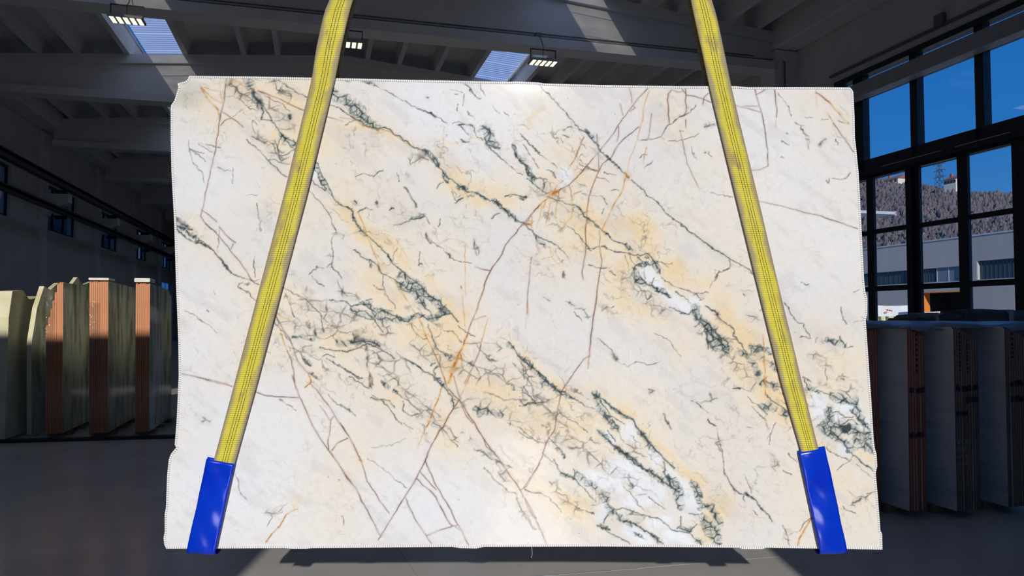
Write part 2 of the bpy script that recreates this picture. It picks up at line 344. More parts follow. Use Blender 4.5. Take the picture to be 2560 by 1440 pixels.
# left row, seen edge-on; only their upper halves catch the sun from the high window
LG = 'bundles of pale green slabs along the left side'
pl2, pl3, pl4 = hall(at_floor(113,1095)), hall(at_floor(222,1094)), hall(at_floor(337,1091))
b2, w2 = bundle('bundle of pale green slabs whose orange edges rise in a slant', pl2.x, pl2.y, 8, .0205, 1.55, lambda k: 1.32+.62*min(1,(k+.8)/6), M['green'], M['edgeo'], LG, lean=-.016)
b3, w3 = bundle('bundle of green slabs with crumpled clear plastic on its orange edge', pl3.x, pl3.y, 9, .0205, 1.6, lambda k: 1.95+rnd.uniform(-.008,.008), M['green'], M['edgeo'], LG, lean=-.016)
b4, w4 = bundle('bundle of green slabs with an orange edge, nearest the hanging slab', pl4.x, pl4.y, 7, .0205, 1.5, lambda k: 1.93+rnd.uniform(-.008,.008), M['green'], M['edgeo'], LG, lean=-.012)
def cap(r, w, h, t): o = MB().cbox(-.008, w+.006, -.02, .28, 0, t, .006).build('foam_cap', M['foam'], r); o.location = (-.03, 0, h)
cap(b3, w3, 1.965, .03); cap(b4, w4, 1.945, .05)
def wrap_sheet(r, w, z0, z1, seed, bulge=.05):
    rr = random.Random(seed); m = MB(); nx, nz_ = 7, 22; vs = []
    for j in range(nz_+1):
        for i in range(nx+1):
            t = i/nx; z = z0+(z1-z0)*j/nz_
            vs.append((-.06+t*(w+.03)+rr.uniform(-.01,.01), -.02-bulge*math.sin(math.pi*min(1,t*1.1))*rr.uniform(.2,1)+(.2 if i == 0 else 0), z+rr.uniform(-.02,.02)))
    m.add(vs, [(j*(nx+1)+i, j*(nx+1)+i+1, (j+1)*(nx+1)+i+1, (j+1)*(nx+1)+i) for j in range(nz_) for i in range(nx)])
    m.build('plastic_wrap', M['wrap'], r, True)
wrap_sheet(b3, w3*.6, .12, 1.7, 3); wrap_sheet(b2, w2*.5, .9, 1.75, 5, .03)
# wide irregular slab standing open-faced, and the cream block at the frame's edge
def raw_slab(label, u, v, prof, th, face, edge, rz, group=None):
    r = empty('raw_slab', world_of(u, v, 0), YAW+rz); tag(r, label, 'stone slab', group)
    link('stone_slab', slab_piece(th, prof, face, edge), r); return r
p = hall(at_floor(52,1100)); raw_slab('broad green slab with a broken shell-like top edge, left of the orange edges', p.x-.02, p.y+.25, [(0,.03),(1.5,.03),(1.55,1.5),(1.3,1.86),(1.0,1.98),(.8,1.93),(.55,1.96),(.35,1.86),(.2,1.9),(.05,1.62),(-.05,1.2),(-.03,.6)], .06, M['green'], M['cream'], -.18)
p = hall(at_floor(20,1105)); raw_slab('cream rough stone slab at the far left edge of the picture', p.x-.20, p.y+.05, [(0,.03),(1.1,.03),(1.2,1.3),(.9,1.78),(.6,1.72),(.4,1.84),(.1,1.82),(.02,1.5)], .15, M['cream'], M['cream'], -.05)
p = hall(at_floor(95,1098)); raw_slab('green slab with a jagged top behind the slanting orange edges', p.x-.02, p.y+.9, [(0,.03),(1.2,.03),(1.2,1.8),(.8,2.02),(.5,1.96),(.3,2.06),(.05,1.9)], .05, M['green'], M['cream'], -.1)
for k, (x, h, t) in enumerate(((418,1.7,'green slabs with a stepped top, half hidden behind the hanging slab'),)):
    p = hall(at_floor(x+30,1078)); bundle(t, p.x, p.y+.5, 6, .02, 1.4, lambda k: h-.02*k, M['green'], M['green'], LG)
r = empty('floor_rail', at_floor(200,1102), math.atan2(at_floor(430,1094).y-at_floor(0,1106).y, at_floor(430,1094).x-at_floor(0,1106).x)); tag(r, 'low dark steel floor rail in front of the left slab bundles', 'rail')
MB().box(-3.2, 2.6, -.03, .03, 0, .035).build('rail_bar', M['black'], r)
MB().box(-3.2, 2.6, .10, .16, 0, .025).build('rail_bar', M['black'], r)

# right row, all in shade
RG = 'bundles of white slabs along the right side'
RB = [(2166, 6, M['edgeb'], 'bundle of white slabs with a red-brown edge, directly behind the hanging slab'),
      (2277, 7, M['edgeb'], 'bundle of white slabs with two bands of stamped digits on its brown edge'),
      (2394, 10, M['edged'], 'bundle of white slabs with printed labels low on its brown edge'),
      (2523, 9, M['edged'], 'bundle of white slabs cut off by the right edge of the picture')]
def stamps(r, w, spec):
    for z, x0, x1, n, h, mk in spec:
        m = MB(); ww = (x1-x0)/n
        for i in range(n):
            a = x0+i*ww; hh = h*rnd.uniform(.75,1); z_ = z+rnd.uniform(-.004,.004)
            kind = i % 4
            m.box(a+ww*.12, a+ww*.36, -.0035, -.0005, z_, z_+hh)
            if kind != 1: m.box(a+ww*.62, a+ww*.82, -.0035, -.0005, z_, z_+hh)
            if kind in (0, 2): m.box(a+ww*.12, a+ww*.82, -.0035, -.0005, z_+hh*.45, z_+hh*.6)
            if kind == 3: m.box(a+ww*.12, a+ww*.82, -.0035, -.0005, z_+hh*.85, z_+hh)
        tag(m.build('stamp_print', mk, r), kind='stuff')
for i, (x, n, em, t) in enumerate(RB):
    p = hall(at_floor(x, (1293,1299,1299,1288)[i])); th = .0195
    r, w = bundle(t, p.x, p.y, n, th, 2.75, (lambda k, i=i: 1.425-.01*max(0,k-1)*(i > 0)+rnd.uniform(-.004,.004)), M['white'], em, RG, bearer=.06)
    if i == 1: stamps(r, w, [(.93,.01,w-.01,5,.045,M['ink']), (.60,.005,w-.015,6,.045,M['ink'])]+[(1.36-.038*k,w*.46,w*.56,1,.02,M['inkk']) for k in range(8)])
    if i == 2: stamps(r, w, [(.945,.01,w-.01,8,.05,M['ink']), (.86,w*.45,w-.01,5,.045,M['ink']), (.765,.01,w*.5,5,.04,M['ink'])]+[(1.37-.03*k,w*.2,w*.28,1,.018,M['inkk']) for k in range(10)]+[(1.32-.03*k,w*.5,w*.58,1,.018,M['inkk']) for k in range(9)]
                         +[(.56-.055*k,.015,w*.5,3,.03,M['paper']) for k in range(4)])
    if i == 3: stamps(r, w, [(.97,.04,w-.01,7,.05,M['ink']), (.85,.04,w-.01,7,.05,M['ink'])]+[(1.36-.035*k,w*.3,w*.38,1,.02,M['inkk']) for k in range(6)])
# plastic sheet lying over their tops
r = hroot('plastic_sheet', 3.8, 4.6, 1.43); tag(r, 'grey plastic sheet laid over the tops of the right slab bundles', 'plastic sheet')
m = MB(); rr = random.Random(11); nu, nv = 40, 16; vs = []
for j in range(nv+1):
    for i in range(nu+1):
        u = i/nu*2.3; v = j/nv*2.65; near = max(0, .12-v)
        vs.append((u, v+(.02*math.sin(u*9)+.03*math.sin(u*4+1) if j == 0 else 0), .022+.012*math.sin(u*7+v*2)+rr.uniform(-.004,.004)-near*.35))
m.add(vs, [(j*(nu+1)+i, j*(nu+1)+i+1, (j+1)*(nu+1)+i+1, (j+1)*(nu+1)+i) for j in range(nv) for i in range(nu)])
o = m.build('sheet', M['sheetg'], r, True); sm = o.modifiers.new('thickness', 'SOLIDIFY'); sm.thickness = .003
# dark wrapped stacks behind, under the glass doors
for k, (x0, x1, ytop, Y, h0, t) in enumerate(((2272,2412,787,9.5,0,'dark wrapped stone stack with a sloping end below the middle glass door'), (2412,2640,780,9.5,0,'dark wrapped stone stack with a hump below the right glass door'))):
    a, b = at_y(x0, ytop, Y), at_y(x1, ytop, Y); r = empty('wrapped_stack', (a.x, Y, 0)); tag(r, t, 'stone stack', 'dark wrapped stacks under the glass doors')
    W_ = b.x-a.x; H_ = a.z; m = MB(); n = 14; vs = []
    for j, y in enumerate((0,.06,.5,.62)):
        for i in range(n+1):
            q = i/n; top = H_-(.06 if q < .1 and k == 0 else 0)+(.02*math.sin(q*9+j)+(.05*math.exp(-((q-.35)/.25)**2) if k else 0))-(.05 if j in (0,3) else 0)
            vs.append((q*W_, y, top))
    for i in range(n+1): vs.append((i/n*W_, 0, 0))
    for i in range(n+1): vs.append((i/n*W_, .62, 0))
    N1 = n+1; fs = [(j*N1+i, j*N1+i+1, (j+1)*N1+i+1, (j+1)*N1+i) for j in range(3) for i in range(n)]
    fs += [(4*N1+i, 4*N1+i+1, i+1, i) for i in range(n)]+[(5*N1+i, 3*N1+i, 3*N1+i+1, 5*N1+i+1) for i in range(n)]
    fs += [(4*N1,0,N1,2*N1,3*N1,5*N1), (4*N1+n,5*N1+n,3*N1+n,2*N1+n,N1+n,n)]
    m.add(vs, fs).build('wrapped_stone', M['darkwrap'], r)
    MB().box(W_*.48, W_*.53, -.01, .63, .02, H_+.03).build('tie_band', M['greysteel'], r)
# ------------------------------------------------------------------ out of doors
M['yard'] = mat('yard_concrete', (.42,.41,.39), .9, (.52,.51,.48), .4)
M['fac'] = mat('facade_concrete', (.42,.40,.37), .9, (.48,.46,.43), .35, stretch=(1,1,.3))
M['facw'] = mat('facade_glazing', (.035,.06,.075), .3, (.05,.08,.095), 1.5, stretch=(1,3,.2))
M['facp'] = mat('facade_blank_pane', (.16,.21,.26), .5)
M['alu'] = mat('aluminium_trim', (.5,.52,.54), .5)
M['orange'] = mat('orange_door_jamb', srgb(235,140,55), .6)
M['void'] = mat('dark_interior', (.006,.007,.009), .9)
M['block'] = mat('white_quarry_block', srgb(226,228,230), .8, srgb(240,240,240), 3, bump=.4)
M['red'] = mat('red_paint', srgb(205,70,60), .7)
M['sleeper'] = mat('yellow_timber', srgb(206,204,150), .8, srgb(228,226,180), 8)
M['hill'] = mat('hill_scrub', srgb(92,86,84), 1., srgb(108,104,96), .12)
M['tree1'] = mat('hazed_bare_crowns', srgb(100,92,98), 1., srgb(116,106,108), .5)  # distance haze mixed into the crown colour
M['tree2'] = mat('hazed_evergreen_crowns', srgb(74,82,80), 1., srgb(92,98,92), .5)  # green dulled to imitate haze over the hill
M['hwall'] = mat('house_plaster', srgb(226,220,206), .9); M['hroof'] = mat('house_tiles', srgb(150,96,84), .9); M['hdark'] = mat('house_openings', srgb(60,52,48), .8)
M['lattice'] = mat('pylon_steel', srgb(74,92,118), .6)
M['shed'] = mat('dark_shed_wall', (.03,.032,.035), .8, (.045,.045,.05), 1); M['shedw'] = mat('white_shed_wall', (.7,.7,.7), .8)
g = structure('ground'); m = MB()
for a, b, c, d in ((-400, UL-.4, -400, 700), (UR+.4, 500, -400, 700), (UL-.4, UR+.4, -400, VB-.4), (UL-.4, UR+.4, VF+.4, 700)): m.box(a, b, c, d, -.4, -.06)
m.build('yard', M['yard'], g)
FU = 45.0
zr = at_u(2350, 601, FU).z
fb = hroot('warehouse', FU, 0, 0); tag(fb, 'grey concrete warehouse across the yard with high strip windows', 'building')
def span(xl, yl, xr_, yr, u=FU):
    a, b = at_u(xl, yl, u), at_u(xr_, yr, u); return min(a.y,b.y), max(a.y,b.y), max(a.z,b.z), min(a.z,b.z)
wins = []
a = at_u(2264, 679, FU); z1 = at_u(2200, 681, FU).z; z0 = at_u(2200, 713, FU).z
va, vb_ = at_u(2268, 690, FU).y, at_u(2110, 690, FU).y; wins.append((va, vb_, z0, z1))
wins.append((at_u(2400,690,FU).y, at_u(2297,690,FU).y, z0, z1)); wins.append((at_u(2600,690,FU).y, at_u(2440,690,FU).y, z0, z1+.25))
dv0, dv1, dz1 = at_u(2412,750,FU).y, at_u(2307,750,FU).y, at_u(2310,731,FU).z
holed_wall(fb, 'v', 0, .4, 20, 120, -.06, zr, wins+[(dv0, dv1, -.06, dz1)], M['fac'])
MB().box(.4, 20, 20, 120, zr-.5, zr-.2).build('flat_roof', M['fac'], fb); MB().box(-.06, .5, 20, 120, zr, zr+.1).build('parapet_cap', M['alu'], fb)
for k, (a, b, z0_, z1_) in enumerate(wins):
    W_ = MB().box(.22, .26, a, b, z0_, z1_).build('strip_window', M['facw'], fb)
    MB().box(.0, .25, b-.12, b, z0_, z1_).build('jamb', M['alu'], W_); n = 14
    for i in range(1, n): MB().box(.19, .22, a+(b-a)*i/n-.03, a+(b-a)*i/n+.03, z0_, z1_).build('glazing_bar', M['facw'], W_)
    if k == 1:
        MB().box(.16, .2, a+.02*(b-a), a+.58*(b-a), z0_, z1_).build('blank_pane', M['facp'], W_)
        for q in (.3, .58): MB().box(.13, .17, a+q*(b-a)-.03, a+q*(b-a)+.03, z0_, z1_).build('glazing_bar', M['alu'], W_)
D_ = MB().box(2.5, 2.6, dv0-1, dv1+1, -.06, dz1+.5).build('doorway', M['void'], fb)
MB().box(-.03, .62, dv1-.05, dv1+.02, -.06, dz1).build('jamb', M['orange'], D_); MB().box(-.03, .62, dv0-.02, dv0+.05, -.06, dz1).build('jamb', M['orange'], D_); MB().box(-.03, .62, dv0, dv1, dz1-.06, dz1+.02).build('lintel', M['orange'], D_)
MB().box(.4, 2.6, dv1, dv1+.1, -.06, dz1).build('reveal', M['void'], D_); MB().box(.4, 2.6, dv0, dv1, dz1, dz1+.1).build('reveal', M['void'], D_)
# quarry blocks in the yard
def qblock(label, x0, x1, yt, yb, Y, depth, marks=False):
    a, b = at_y(x0, yt, Y), at_y(x1, yb, Y); r = empty('stone_block', (a.x, Y, 0)); tag(r, label, 'stone block', 'white quarry blocks in the yard')
    rr = random.Random(int(x0)); W_ = b.x-a.x; m = MB(); j = lambda: rr.uniform(-.03,.03)
    z0, z1 = b.z, a.z
    m.add([(j(),j(),z0),(W_+j(),j(),z0),(W_+j(),depth,z0),(j(),depth,z0),(j(),j(),z1+j()),(W_*.5,j(),z1+j()),(W_+j(),j(),z1+j()),(W_+j(),depth,z1+j()),(j(),depth,z1+j())],
          [(0,3,2,1),(4,5,6,7,8),(0,1,6,5,4),(1,2,7,6),(2,3,8,7),(3,0,4,8)]); m.build('block', M['block'], r)
    if marks:
        for pts in ([(.42,.3),(.36,.26),(.36,.2),(.42,.22),(.42,.3)], [(.44,.36),(.49,.42),(.49,.34)], [(.5,.4),(.55,.36),(.54,.3)], [(.40,.42),(.46,.46),(.43,.38)]):
            MB().tube([(W_*p[0]*1.0, -.036, z0+(z1-z0)*p[1]*1.4) for p in pts], .012, 5).build('paint_mark', M['red'], r)
    if z0 > .2:
        m2 = MB().box(-.2, W_, .1, depth, -.06, z0-.16).build('block', M['block'], r)
        for k, (q, wd) in enumerate(((.04,.07),(.14,.05),(.26,.10),(.44,.12),(.62,.10),(.85,.1))): MB().box(W_*q, W_*(q+wd), -.12, depth, z0-.16, z0-.002+.10*(k < 5)*0).build('sleeper', M['sleeper'], r)
    return r
qblock('white quarry block with red paint marks, on yellow sleepers', 2172, 2276, 763, 791, 30.5, 1.6, True)
qblock('low white quarry block in front of the dark doorway', 2286, 2352, 779, 800, 28.0, 1.2)
qblock('low white quarry block right of the dark doorway', 2354, 2390, 784, 800, 28.0, 1.2)
qblock('pale low stone block seen through the right glass door', 2415, 2480, 781, 800, 30.0, 1.2)
p = at_v(2242, 533, 26.0); r = hroot('canopy', UR+.3, 26.0, p.z); tag(r, 'pale metal canopy edge outside, seen through the left glass door', 'canopy')
MB().box(0, p.x-UR-.3, 0, .9, -.06, .06).build('deck', M['alu'], r); MB().box(p.x-UR-.4, p.x-UR-.3, 0, .9, -.09, .08).build('fascia', M['alu'], r)
# wooded hill with two houses and a pylon
hr = structure('hill'); nu, nv = 40, 80; vs = []; rr = random.Random(3)
def hill_z(u, v):
    t = min(1, max(0, (u-75)/150)); t = t*t*(3-2*t)
    crest = 38+.25*(v*225/max(u, 75)-196)+1.2*math.sin(v*.11+2)
    return 3+(crest-3)*t*(1 if u < 225 else 1-(u-225)/500)
for j in range(nv+1):
    for i in range(nu+1):
        u, v = 70+i*6.0, 60+j*4.5; vs.append((u, v, hill_z(u, v)-(3.1 if i == 0 else 0)))
MB().add(vs, [(j*(nu+1)+i, j*(nu+1)+i+1, (j+1)*(nu+1)+i+1, (j+1)*(nu+1)+i) for j in range(nv) for i in range(nu)]).build('slope', M['hill'], hr, True)
ico = bmesh.new(); bmesh.ops.create_icosphere(ico, subdivisions=1, radius=1.0); iv = [v.co.copy() for v in ico.verts]; ifc = [tuple(v.index for v in f.verts) for f in ico.faces]; ico.free()
def crowns(name, label, material, n, seed, green):
    r_ = np.random.RandomState(seed); V = []; Fc = []; base = np.array([tuple(c) for c in iv]); fb_ = np.array(ifc)
    for k in range(n):
        u = r_.uniform(80, 232); v = u*r_.uniform(.70, 1.22)
        if green and u > 150 and r_.rand() < .6: continue
        s = r_.uniform(.35, .85); h = s*r_.uniform(1.0, 2.6)
        b = base*np.array([s, s, h])*(1+.45*(r_.rand(len(base),1)-.5)); b += np.array([u, v, hill_z(u, v)+h*.55]); Fc.append(fb_+len(V)*len(base)); V.append(b)
    me = bpy.data.meshes.new(name); me.from_pydata(np.vstack(V).tolist(), [], np.vstack(Fc).tolist()); me.materials.append(material)
    o = link(name, me); o.rotation_euler = (0, 0, YAW); tag(o, label, 'trees', None, 'stuff')
crowns('bare_woodland', 'bare brown woodland covering the hillside', M['tree1'], 20000, 1, False)
crowns('evergreen_scrub', 'dark green scrub low on the hillside', M['tree2'], 9000, 2, True)
def house(label, x, y, u, w, d, h, flip):
    p = at_u(x, y, u); r = hroot('hill_house', p.x, p.y, p.z); tag(r, label, 'house', 'houses on the hill ridge')
    MB().box(-d/2, d/2, -w/2, w/2, -3, h).build('wall', M['hwall'], r)
    o = .35; MB().prism([(-d/2-o,h-.1),(d/2+o,h-.1),(0,h+d*.26)], -w/2-o, w/2+o).build('roof', M['hroof'], r)
    for k in range(4): MB().box(-d/2-.05, -d/2+.02, -w/2+w*(k+.5)/4-.5, -w/2+w*(k+.5)/4+.4, h*.45, h*.8).build('window', M['hdark'], r)
    MB().box(-.4, .4, w*.2, w*.2+.7, h, h+d*.26+.9).build('chimney', M['hroof'], r)
house('long white house with a red roof on the hill', 2236, 466, 200, 9, 5, 2.2, False)
house('cream house beside the pylon on the hill ridge', 2388, 468, 190, 4.4, 4, 2.4, True)
p = at_u(2350, 490, 200); zt = at_u(2350, 405, 200).z; r = hroot('power_pylon', p.x, p.y, p.z-2); tag(r, 'steel lattice power pylon on the hill', 'pylon')
Hh = zt-p.z+2; m = MB(); lv = 7
wd = lambda t: 1.6*(1-t)+.35*t
for sx in (-1,1):
    for sy in (-1,1): m.tube([(sx*wd(0),sy*wd(0),0),(sx*wd(1),sy*wd(1),Hh)], .11, 4)
for k in range(lv):
    t0, t1 = k/lv, (k+1)/lv
    for s in (-1,1):
        m.tube([(s*wd(t0),-wd(t0),Hh*t0),(s*wd(t1),wd(t1),Hh*t1)], .07, 4); m.tube([(s*wd(t0),wd(t0),Hh*t0),(s*wd(t1),-wd(t1),Hh*t1)], .07, 4)
        m.tube([(-wd(t0),s*wd(t0),Hh*t0),(wd(t1),s*wd(t1),Hh*t1)], .07, 4); m.tube([(wd(t0),s*wd(t0),Hh*t0),(-wd(t1),s*wd(t1),Hh*t1)], .07, 4)
m.build('lattice', M['lattice'], r)
for t in (.62, .78, .94):
    MB().tube([(0,-2.6,Hh*t),(0,0,Hh*t+.35),(0,2.6,Hh*t)], .09, 4).build('cross_arm', M['lattice'], r)
p = at_u(2306, 606, 68); r = hroot('lamp_post', p.x, p.y, p.z-6); tag(r, 'slim pale post standing above the warehouse roof', 'post')
MB().tube([(0,0,0),(0,0,6.9)], .07, 6).build('pole', M['alu'], r); MB().tube([(0,.0,6.85),(0,-.25,7.05)], .06, 6).build('lamp_head', M['alu'], r)
# outside the left windows: dark shed added to darken them and block sun, white shed beyond
r = hroot('sun_block_shed', -14.5, -20, 0); tag(r, 'dark shed added outside the left wall windows, sized to block sun', 'building'); MB().box(-8, 0, 0, 82, -.06, 18).build('wall', M['shed'], r); MB().box(-8.2, .2, -.2, 82.2, 18, 18.3).build('roof', M['shed'], r)
r = hroot('white_shed', -14.5, 77, 0); tag(r, 'white ribbed shed glimpsed through the farthest left window', 'building'); MB().box(-8, 0, 0, 30, -.06, 10).build('wall', M['shedw'], r)
for k in range(12): MB().box(0, .12, k*2.5, k*2.5+.25, 0, 10).build('wall_rib', M['alu'], r)
# ------------------------------------------------------------------ stone pattern
CROP = {'A': (400,180,3.6), 'B': (850,180,3.6), 'C': (1300,180,3.6), 'D': (1700,180,3.6),
        'E': (400,560,3.6), 'F': (850,560,3.6), 'G': (1300,560,3.6), 'H': (1700,560,3.6),
        'I': (400,940,3.2), 'J': (850,940,3.2), 'K': (1300,940,3.2), 'L': (1740,940,3.2), 'P': (0,0,1.0)}
def vnoise(x, y, seed):
    n = 256
    t = np.random.RandomState(seed).rand(n, n).astype(np.float32)
    xi = np.floor(x).astype(np.int32); yi = np.floor(y).astype(np.int32)
    fx = (x - xi).astype(np.float32); fy = (y - yi).astype(np.float32)
    fx = fx*fx*(3-2*fx); fy = fy*fy*(3-2*fy)
    x0 = xi % n; x1 = (xi+1) % n; y0 = yi % n; y1 = (yi+1) % n
    return (t[y0,x0]*(1-fx)+t[y0,x1]*fx)*(1-fy) + (t[y1,x0]*(1-fx)+t[y1,x1]*fx)*fy
def fbm(x, y, sc, seed, octv=4):
    s = 0.; a = .5; tot = 0.
    for i in range(octv):
        s = s + a*vnoise(x/sc*2**i + 17.3*i, y/sc*2**i + 9.1*i, seed+i); tot += a; a *= .55
    return s/tot
def crackle(x, y, cell, seed):
    n = 128; r = np.random.RandomState(seed); jx = r.rand(n,n).astype(np.float32); jy = r.rand(n,n).astype(np.float32)
    x = x/cell; y = y/cell; xi = np.floor(x).astype(np.int32); yi = np.floor(y).astype(np.int32)
    f1 = np.full(x.shape, 9., np.float32); f2 = f1.copy()
    for dy in (-1,0,1):
        for dx in (-1,0,1):
            cx = xi+dx; cy = yi+dy
            d = np.hypot(cx + jx[cy%n,cx%n] - x, cy + jy[cy%n,cx%n] - y)
            f2 = np.minimum(f2, np.maximum(f1, d)); f1 = np.minimum(f1, d)
    return f2 - f1
def paint_marble(X, Y, text):
    """colour of the stone at survey points X, Y (arrays rows x cols), as sRGB 0-255"""
    X = X.astype(np.float32); Y = Y.astype(np.float32)
    jit = lambda amp, sc, sd, o=3: ((fbm(X,Y,sc,sd,o)-.5)*2*amp, (fbm(X,Y,sc,sd+50,o)-.5)*2*amp)
    ax, ay = jit(5.5, 26, 11); bx, by = jit(2.4, 7, 31, 2)
    gx, gy = X+ax+bx, Y+ay+by                    # frayed veins
    cx, cy = jit(2.2, 22, 71); cx, cy = X+cx, Y+cy     # clean cracks
    sx, sy = jit(16, 60, 91); sx, sy = X+sx, Y+sy    # soft stains
    brk = fbm(X, Y, 14, 131, 3); brk2 = fbm(X, Y, 34, 141, 3)
    edge = fbm(X, Y, 19, 151, 3)
    lay = {k: np.zeros(X.shape, np.float32) for k in 'gkbonmyw'}
    lay['G'] = np.zeros(X.shape, np.float32)
    x0g, x1g = X.min(), X.max(); y0g, y1g = Y.min(), Y.max(); nr, nc = X.shape
    crop = None
    for ln in text.strip().splitlines():
        ln = ln.strip()
        if not ln or ln[0] == '#': continue
        if ln[0] == '@': crop = CROP[ln[1]]; continue
        head, *pts = ln.split()
        m = re.match(r'([a-z])([\d.]+)(?:a([\d.]+))?$', head); k = m[1]; w = float(m[2])/crop[2]; al = float(m[3] or 1)
        P = np.array([[float(c) for c in p.split(',')] for p in pts])/crop[2] + np.array(crop[:2])
        if k in 'nmyw': hw = w if k in 'yw' else w*.75; reach = hw*2.4
        else: hw = max(1.0, w*.6); reach = hw*3 + 3
        pad = reach + 24
        c0 = int((P[:,0].min()-pad-x0g)/(x1g-x0g)*(nc-1)); c1 = int((P[:,0].max()+pad-x0g)/(x1g-x0g)*(nc-1))+2
        r0 = int((P[:,1].min()-pad-y0g)/(y1g-y0g)*(nr-1)); r1 = int((P[:,1].max()+pad-y0g)/(y1g-y0g)*(nr-1))+2
        c0 -= 40; c1 += 40; r0 -= 12; r1 += 12
        sl = (slice(max(r0,0), max(min(r1,nr),0)), slice(max(c0,0), max(min(c1,nc),0)))
        if k in 'gknm': px, py = gx[sl], gy[sl]
        elif k in 'bo': px, py = cx[sl], cy[sl]
        else: px, py = sx[sl], sy[sl]
        if px.size == 0: continue
        d = np.full(px.shape, 1e6, np.float32)
        if len(P) == 1: P = np.vstack([P, P+.1])
        for a, b in zip(P[:-1], P[1:]):
            ex, ey = b-a; L2 = ex*ex+ey*ey+1e-6
            t = np.clip(((px-a[0])*ex+(py-a[1])*ey)/L2, 0, 1)
            d = np.minimum(d, np.hypot(px-a[0]-t*ex, py-a[1]-t*ey))
        if k == 'g':
            v = np.exp(-(d/hw)**2)*np.clip(.55+1.1*(brk[sl]-.25), .25, 1)
            lay['G'][sl] = np.maximum(lay['G'][sl], .30*np.exp(-(d/(hw*3.0))**2))
        elif k == 'k': v = .95*np.exp(-(d/(hw*1.2))**2)*np.clip(.4+1.7*(brk[sl]-.3), .15, 1)
        elif k == 'b': v = .9*np.exp(-(d/(hw*(.6+.7*brk[sl])))**2)*np.clip(.65+1.9*(brk2[sl]-.45), .3, .98) + .12*np.exp(-(d/(hw*3.2))**2)
        elif k == 'o': v = .8*np.exp(-(d/hw)**2)*np.clip(.3+1.8*(brk[sl]-.35), .1, 1) + .16*np.exp(-(d/(hw*2.6))**2)
        elif k in 'nm': v = np.clip(1.35-d/hw*(.35+1.5*edge[sl]), 0, 1)
        else: v = np.exp(-(d/hw)**2)
        if k in 'bok': v = v*min(1., .28+.15*float(m[2])) if k != 'o' else v*min(1., .15+.14*float(m[2]))
        v = v*al
        if k in 'y': lay[k][sl] = 1-(1-lay[k][sl])*(1-np.clip(v,0,.92))
        else: lay[k][sl] = np.maximum(lay[k][sl], v)
    lerp = lambda c, col, a: c + (np.array(col, np.float32)-c)*np.clip(a,0,1)[...,None]
    big = fbm(X, Y, 260, 201, 4); mid = fbm(X, Y, 70, 211, 4); fine = fbm(X, Y, 9, 221, 3)
    c = np.empty(X.shape+(3,), np.float32); c[...] = (229,226,222)
    c = lerp(c, (240,226,204), np.clip((big-.48)*2.4, 0, .36))
    c = lerp(c, (224,221,222), np.clip((.52-big)*2.2, 0, .6))
    y = lay['y']*np.clip(.2+1.25*mid, 0, 1.1)
    c = lerp(c, (239,221,190), y*.9); c = lerp(c, (234,206,158), np.clip(y-.62, 0, 1)*1.3)
    w = lay['w']; c = lerp(c, (236,240,247), np.clip(w*1.2, 0, .95)*(1-.3*y))
    # hair-thin background veining and grey clouds
    hv = np.abs(fbm(X*.8+Y*.35, Y*.9-X*.45, 60, 241, 5)-.5)
    c = lerp(c, (168,162,154), .30*np.exp(-(hv/.006)**2)*np.clip((mid-.45)*4, 0, 1))
    al1 = X*.77+Y*.64; al2 = -X*.64+Y*.77           # along and across the run of the veins
    c = lerp(c, (204,200,200), np.clip((fbm(al1*.35, al2, 30, 251, 5)-.58)*2.2, 0, .28))
    es = crackle(al1*.5+ax*3+bx, al2+ay*3+by, 44, 321); et = crackle(al1*.6+ax*2+bx, al2+ay*2+by, 23, 331)
    sec = np.maximum(.8*np.exp(-(es/.05)**2), .6*np.exp(-(et/.07)**2)*np.clip(brk2*3-1.2, 0, 1))*np.clip((fbm(X, Y, 90, 341, 3)-.42)*4, 0, 1)*np.clip(brk*2.4-.7, 0, 1)
    c = lerp(c, (118,112,104), sec*np.clip(lay['y']*1.15+.10, 0, .95))
    # crackle zones
    e1 = crackle((X+ax*1.3+bx*.5)*.85, Y+ay*1.3+by*.5, 20, 301); e2 = crackle(X+ax+bx*.5, Y+ay+by*.5, 10.5, 311); e3 = crackle((X+ax*1.6+bx*.5)*.7, Y+ay*1.6+by*.5, 27, 351)
    cm = np.maximum(np.exp(-(e3/.09)**2)*np.clip(.2+1.5*brk,0,1), .5*np.exp(-(e1/.08)**2)*np.clip(brk2*2.4-.8, 0, 1))
    cr = np.maximum(np.exp(-(e1/.13)**2)*np.clip(.35+1.3*brk,0,1), .75*np.exp(-(e2/.15)**2)*np.clip(brk2*2.4-.55, 0, 1))
    nm = lay['n']; km = lay['m']
    c = lerp(c, (166,178,176), nm*np.clip(.15+brk2*.75, 0, .6)); c = lerp(c, (190,184,174), km*np.clip(brk2*.6-.12, 0, .28))
    c = lerp(c, (150,160,158), lay['G']*(.3+.7*brk))
    c = lerp(c, (108,102,96), km*cm*.8)
    c = lerp(c, (102,97,90), lay['k'])
    c = lerp(c, (58,68,69), np.clip(nm*cr*1.1, 0, .92))
    c = lerp(c, (54,63,62), lay['g']*.92)
    o = lay['o']; c = lerp(c, (204,148,76), np.clip(o*1.15, 0, .9)); c = lerp(c, (150,86,30), np.clip(o-.45, 0, 1)*1.2)
    b = lay['b']; bc = (mid[...,None]*np.array((150,92,60),np.float32)+(1-mid[...,None])*np.array((78,58,64),np.float32))
    c = c + (bc-c)*np.clip(b, 0, .9)[...,None]
    # pits, and the pale saw strokes of the polishing
    rs = np.random.RandomState(5); sp = vnoise(X/3.1, Y/3.1, 401); c = lerp(c, (70,66,58), (sp > .993)*(vnoise(X/40,Y/40,402) > .62)*.75)
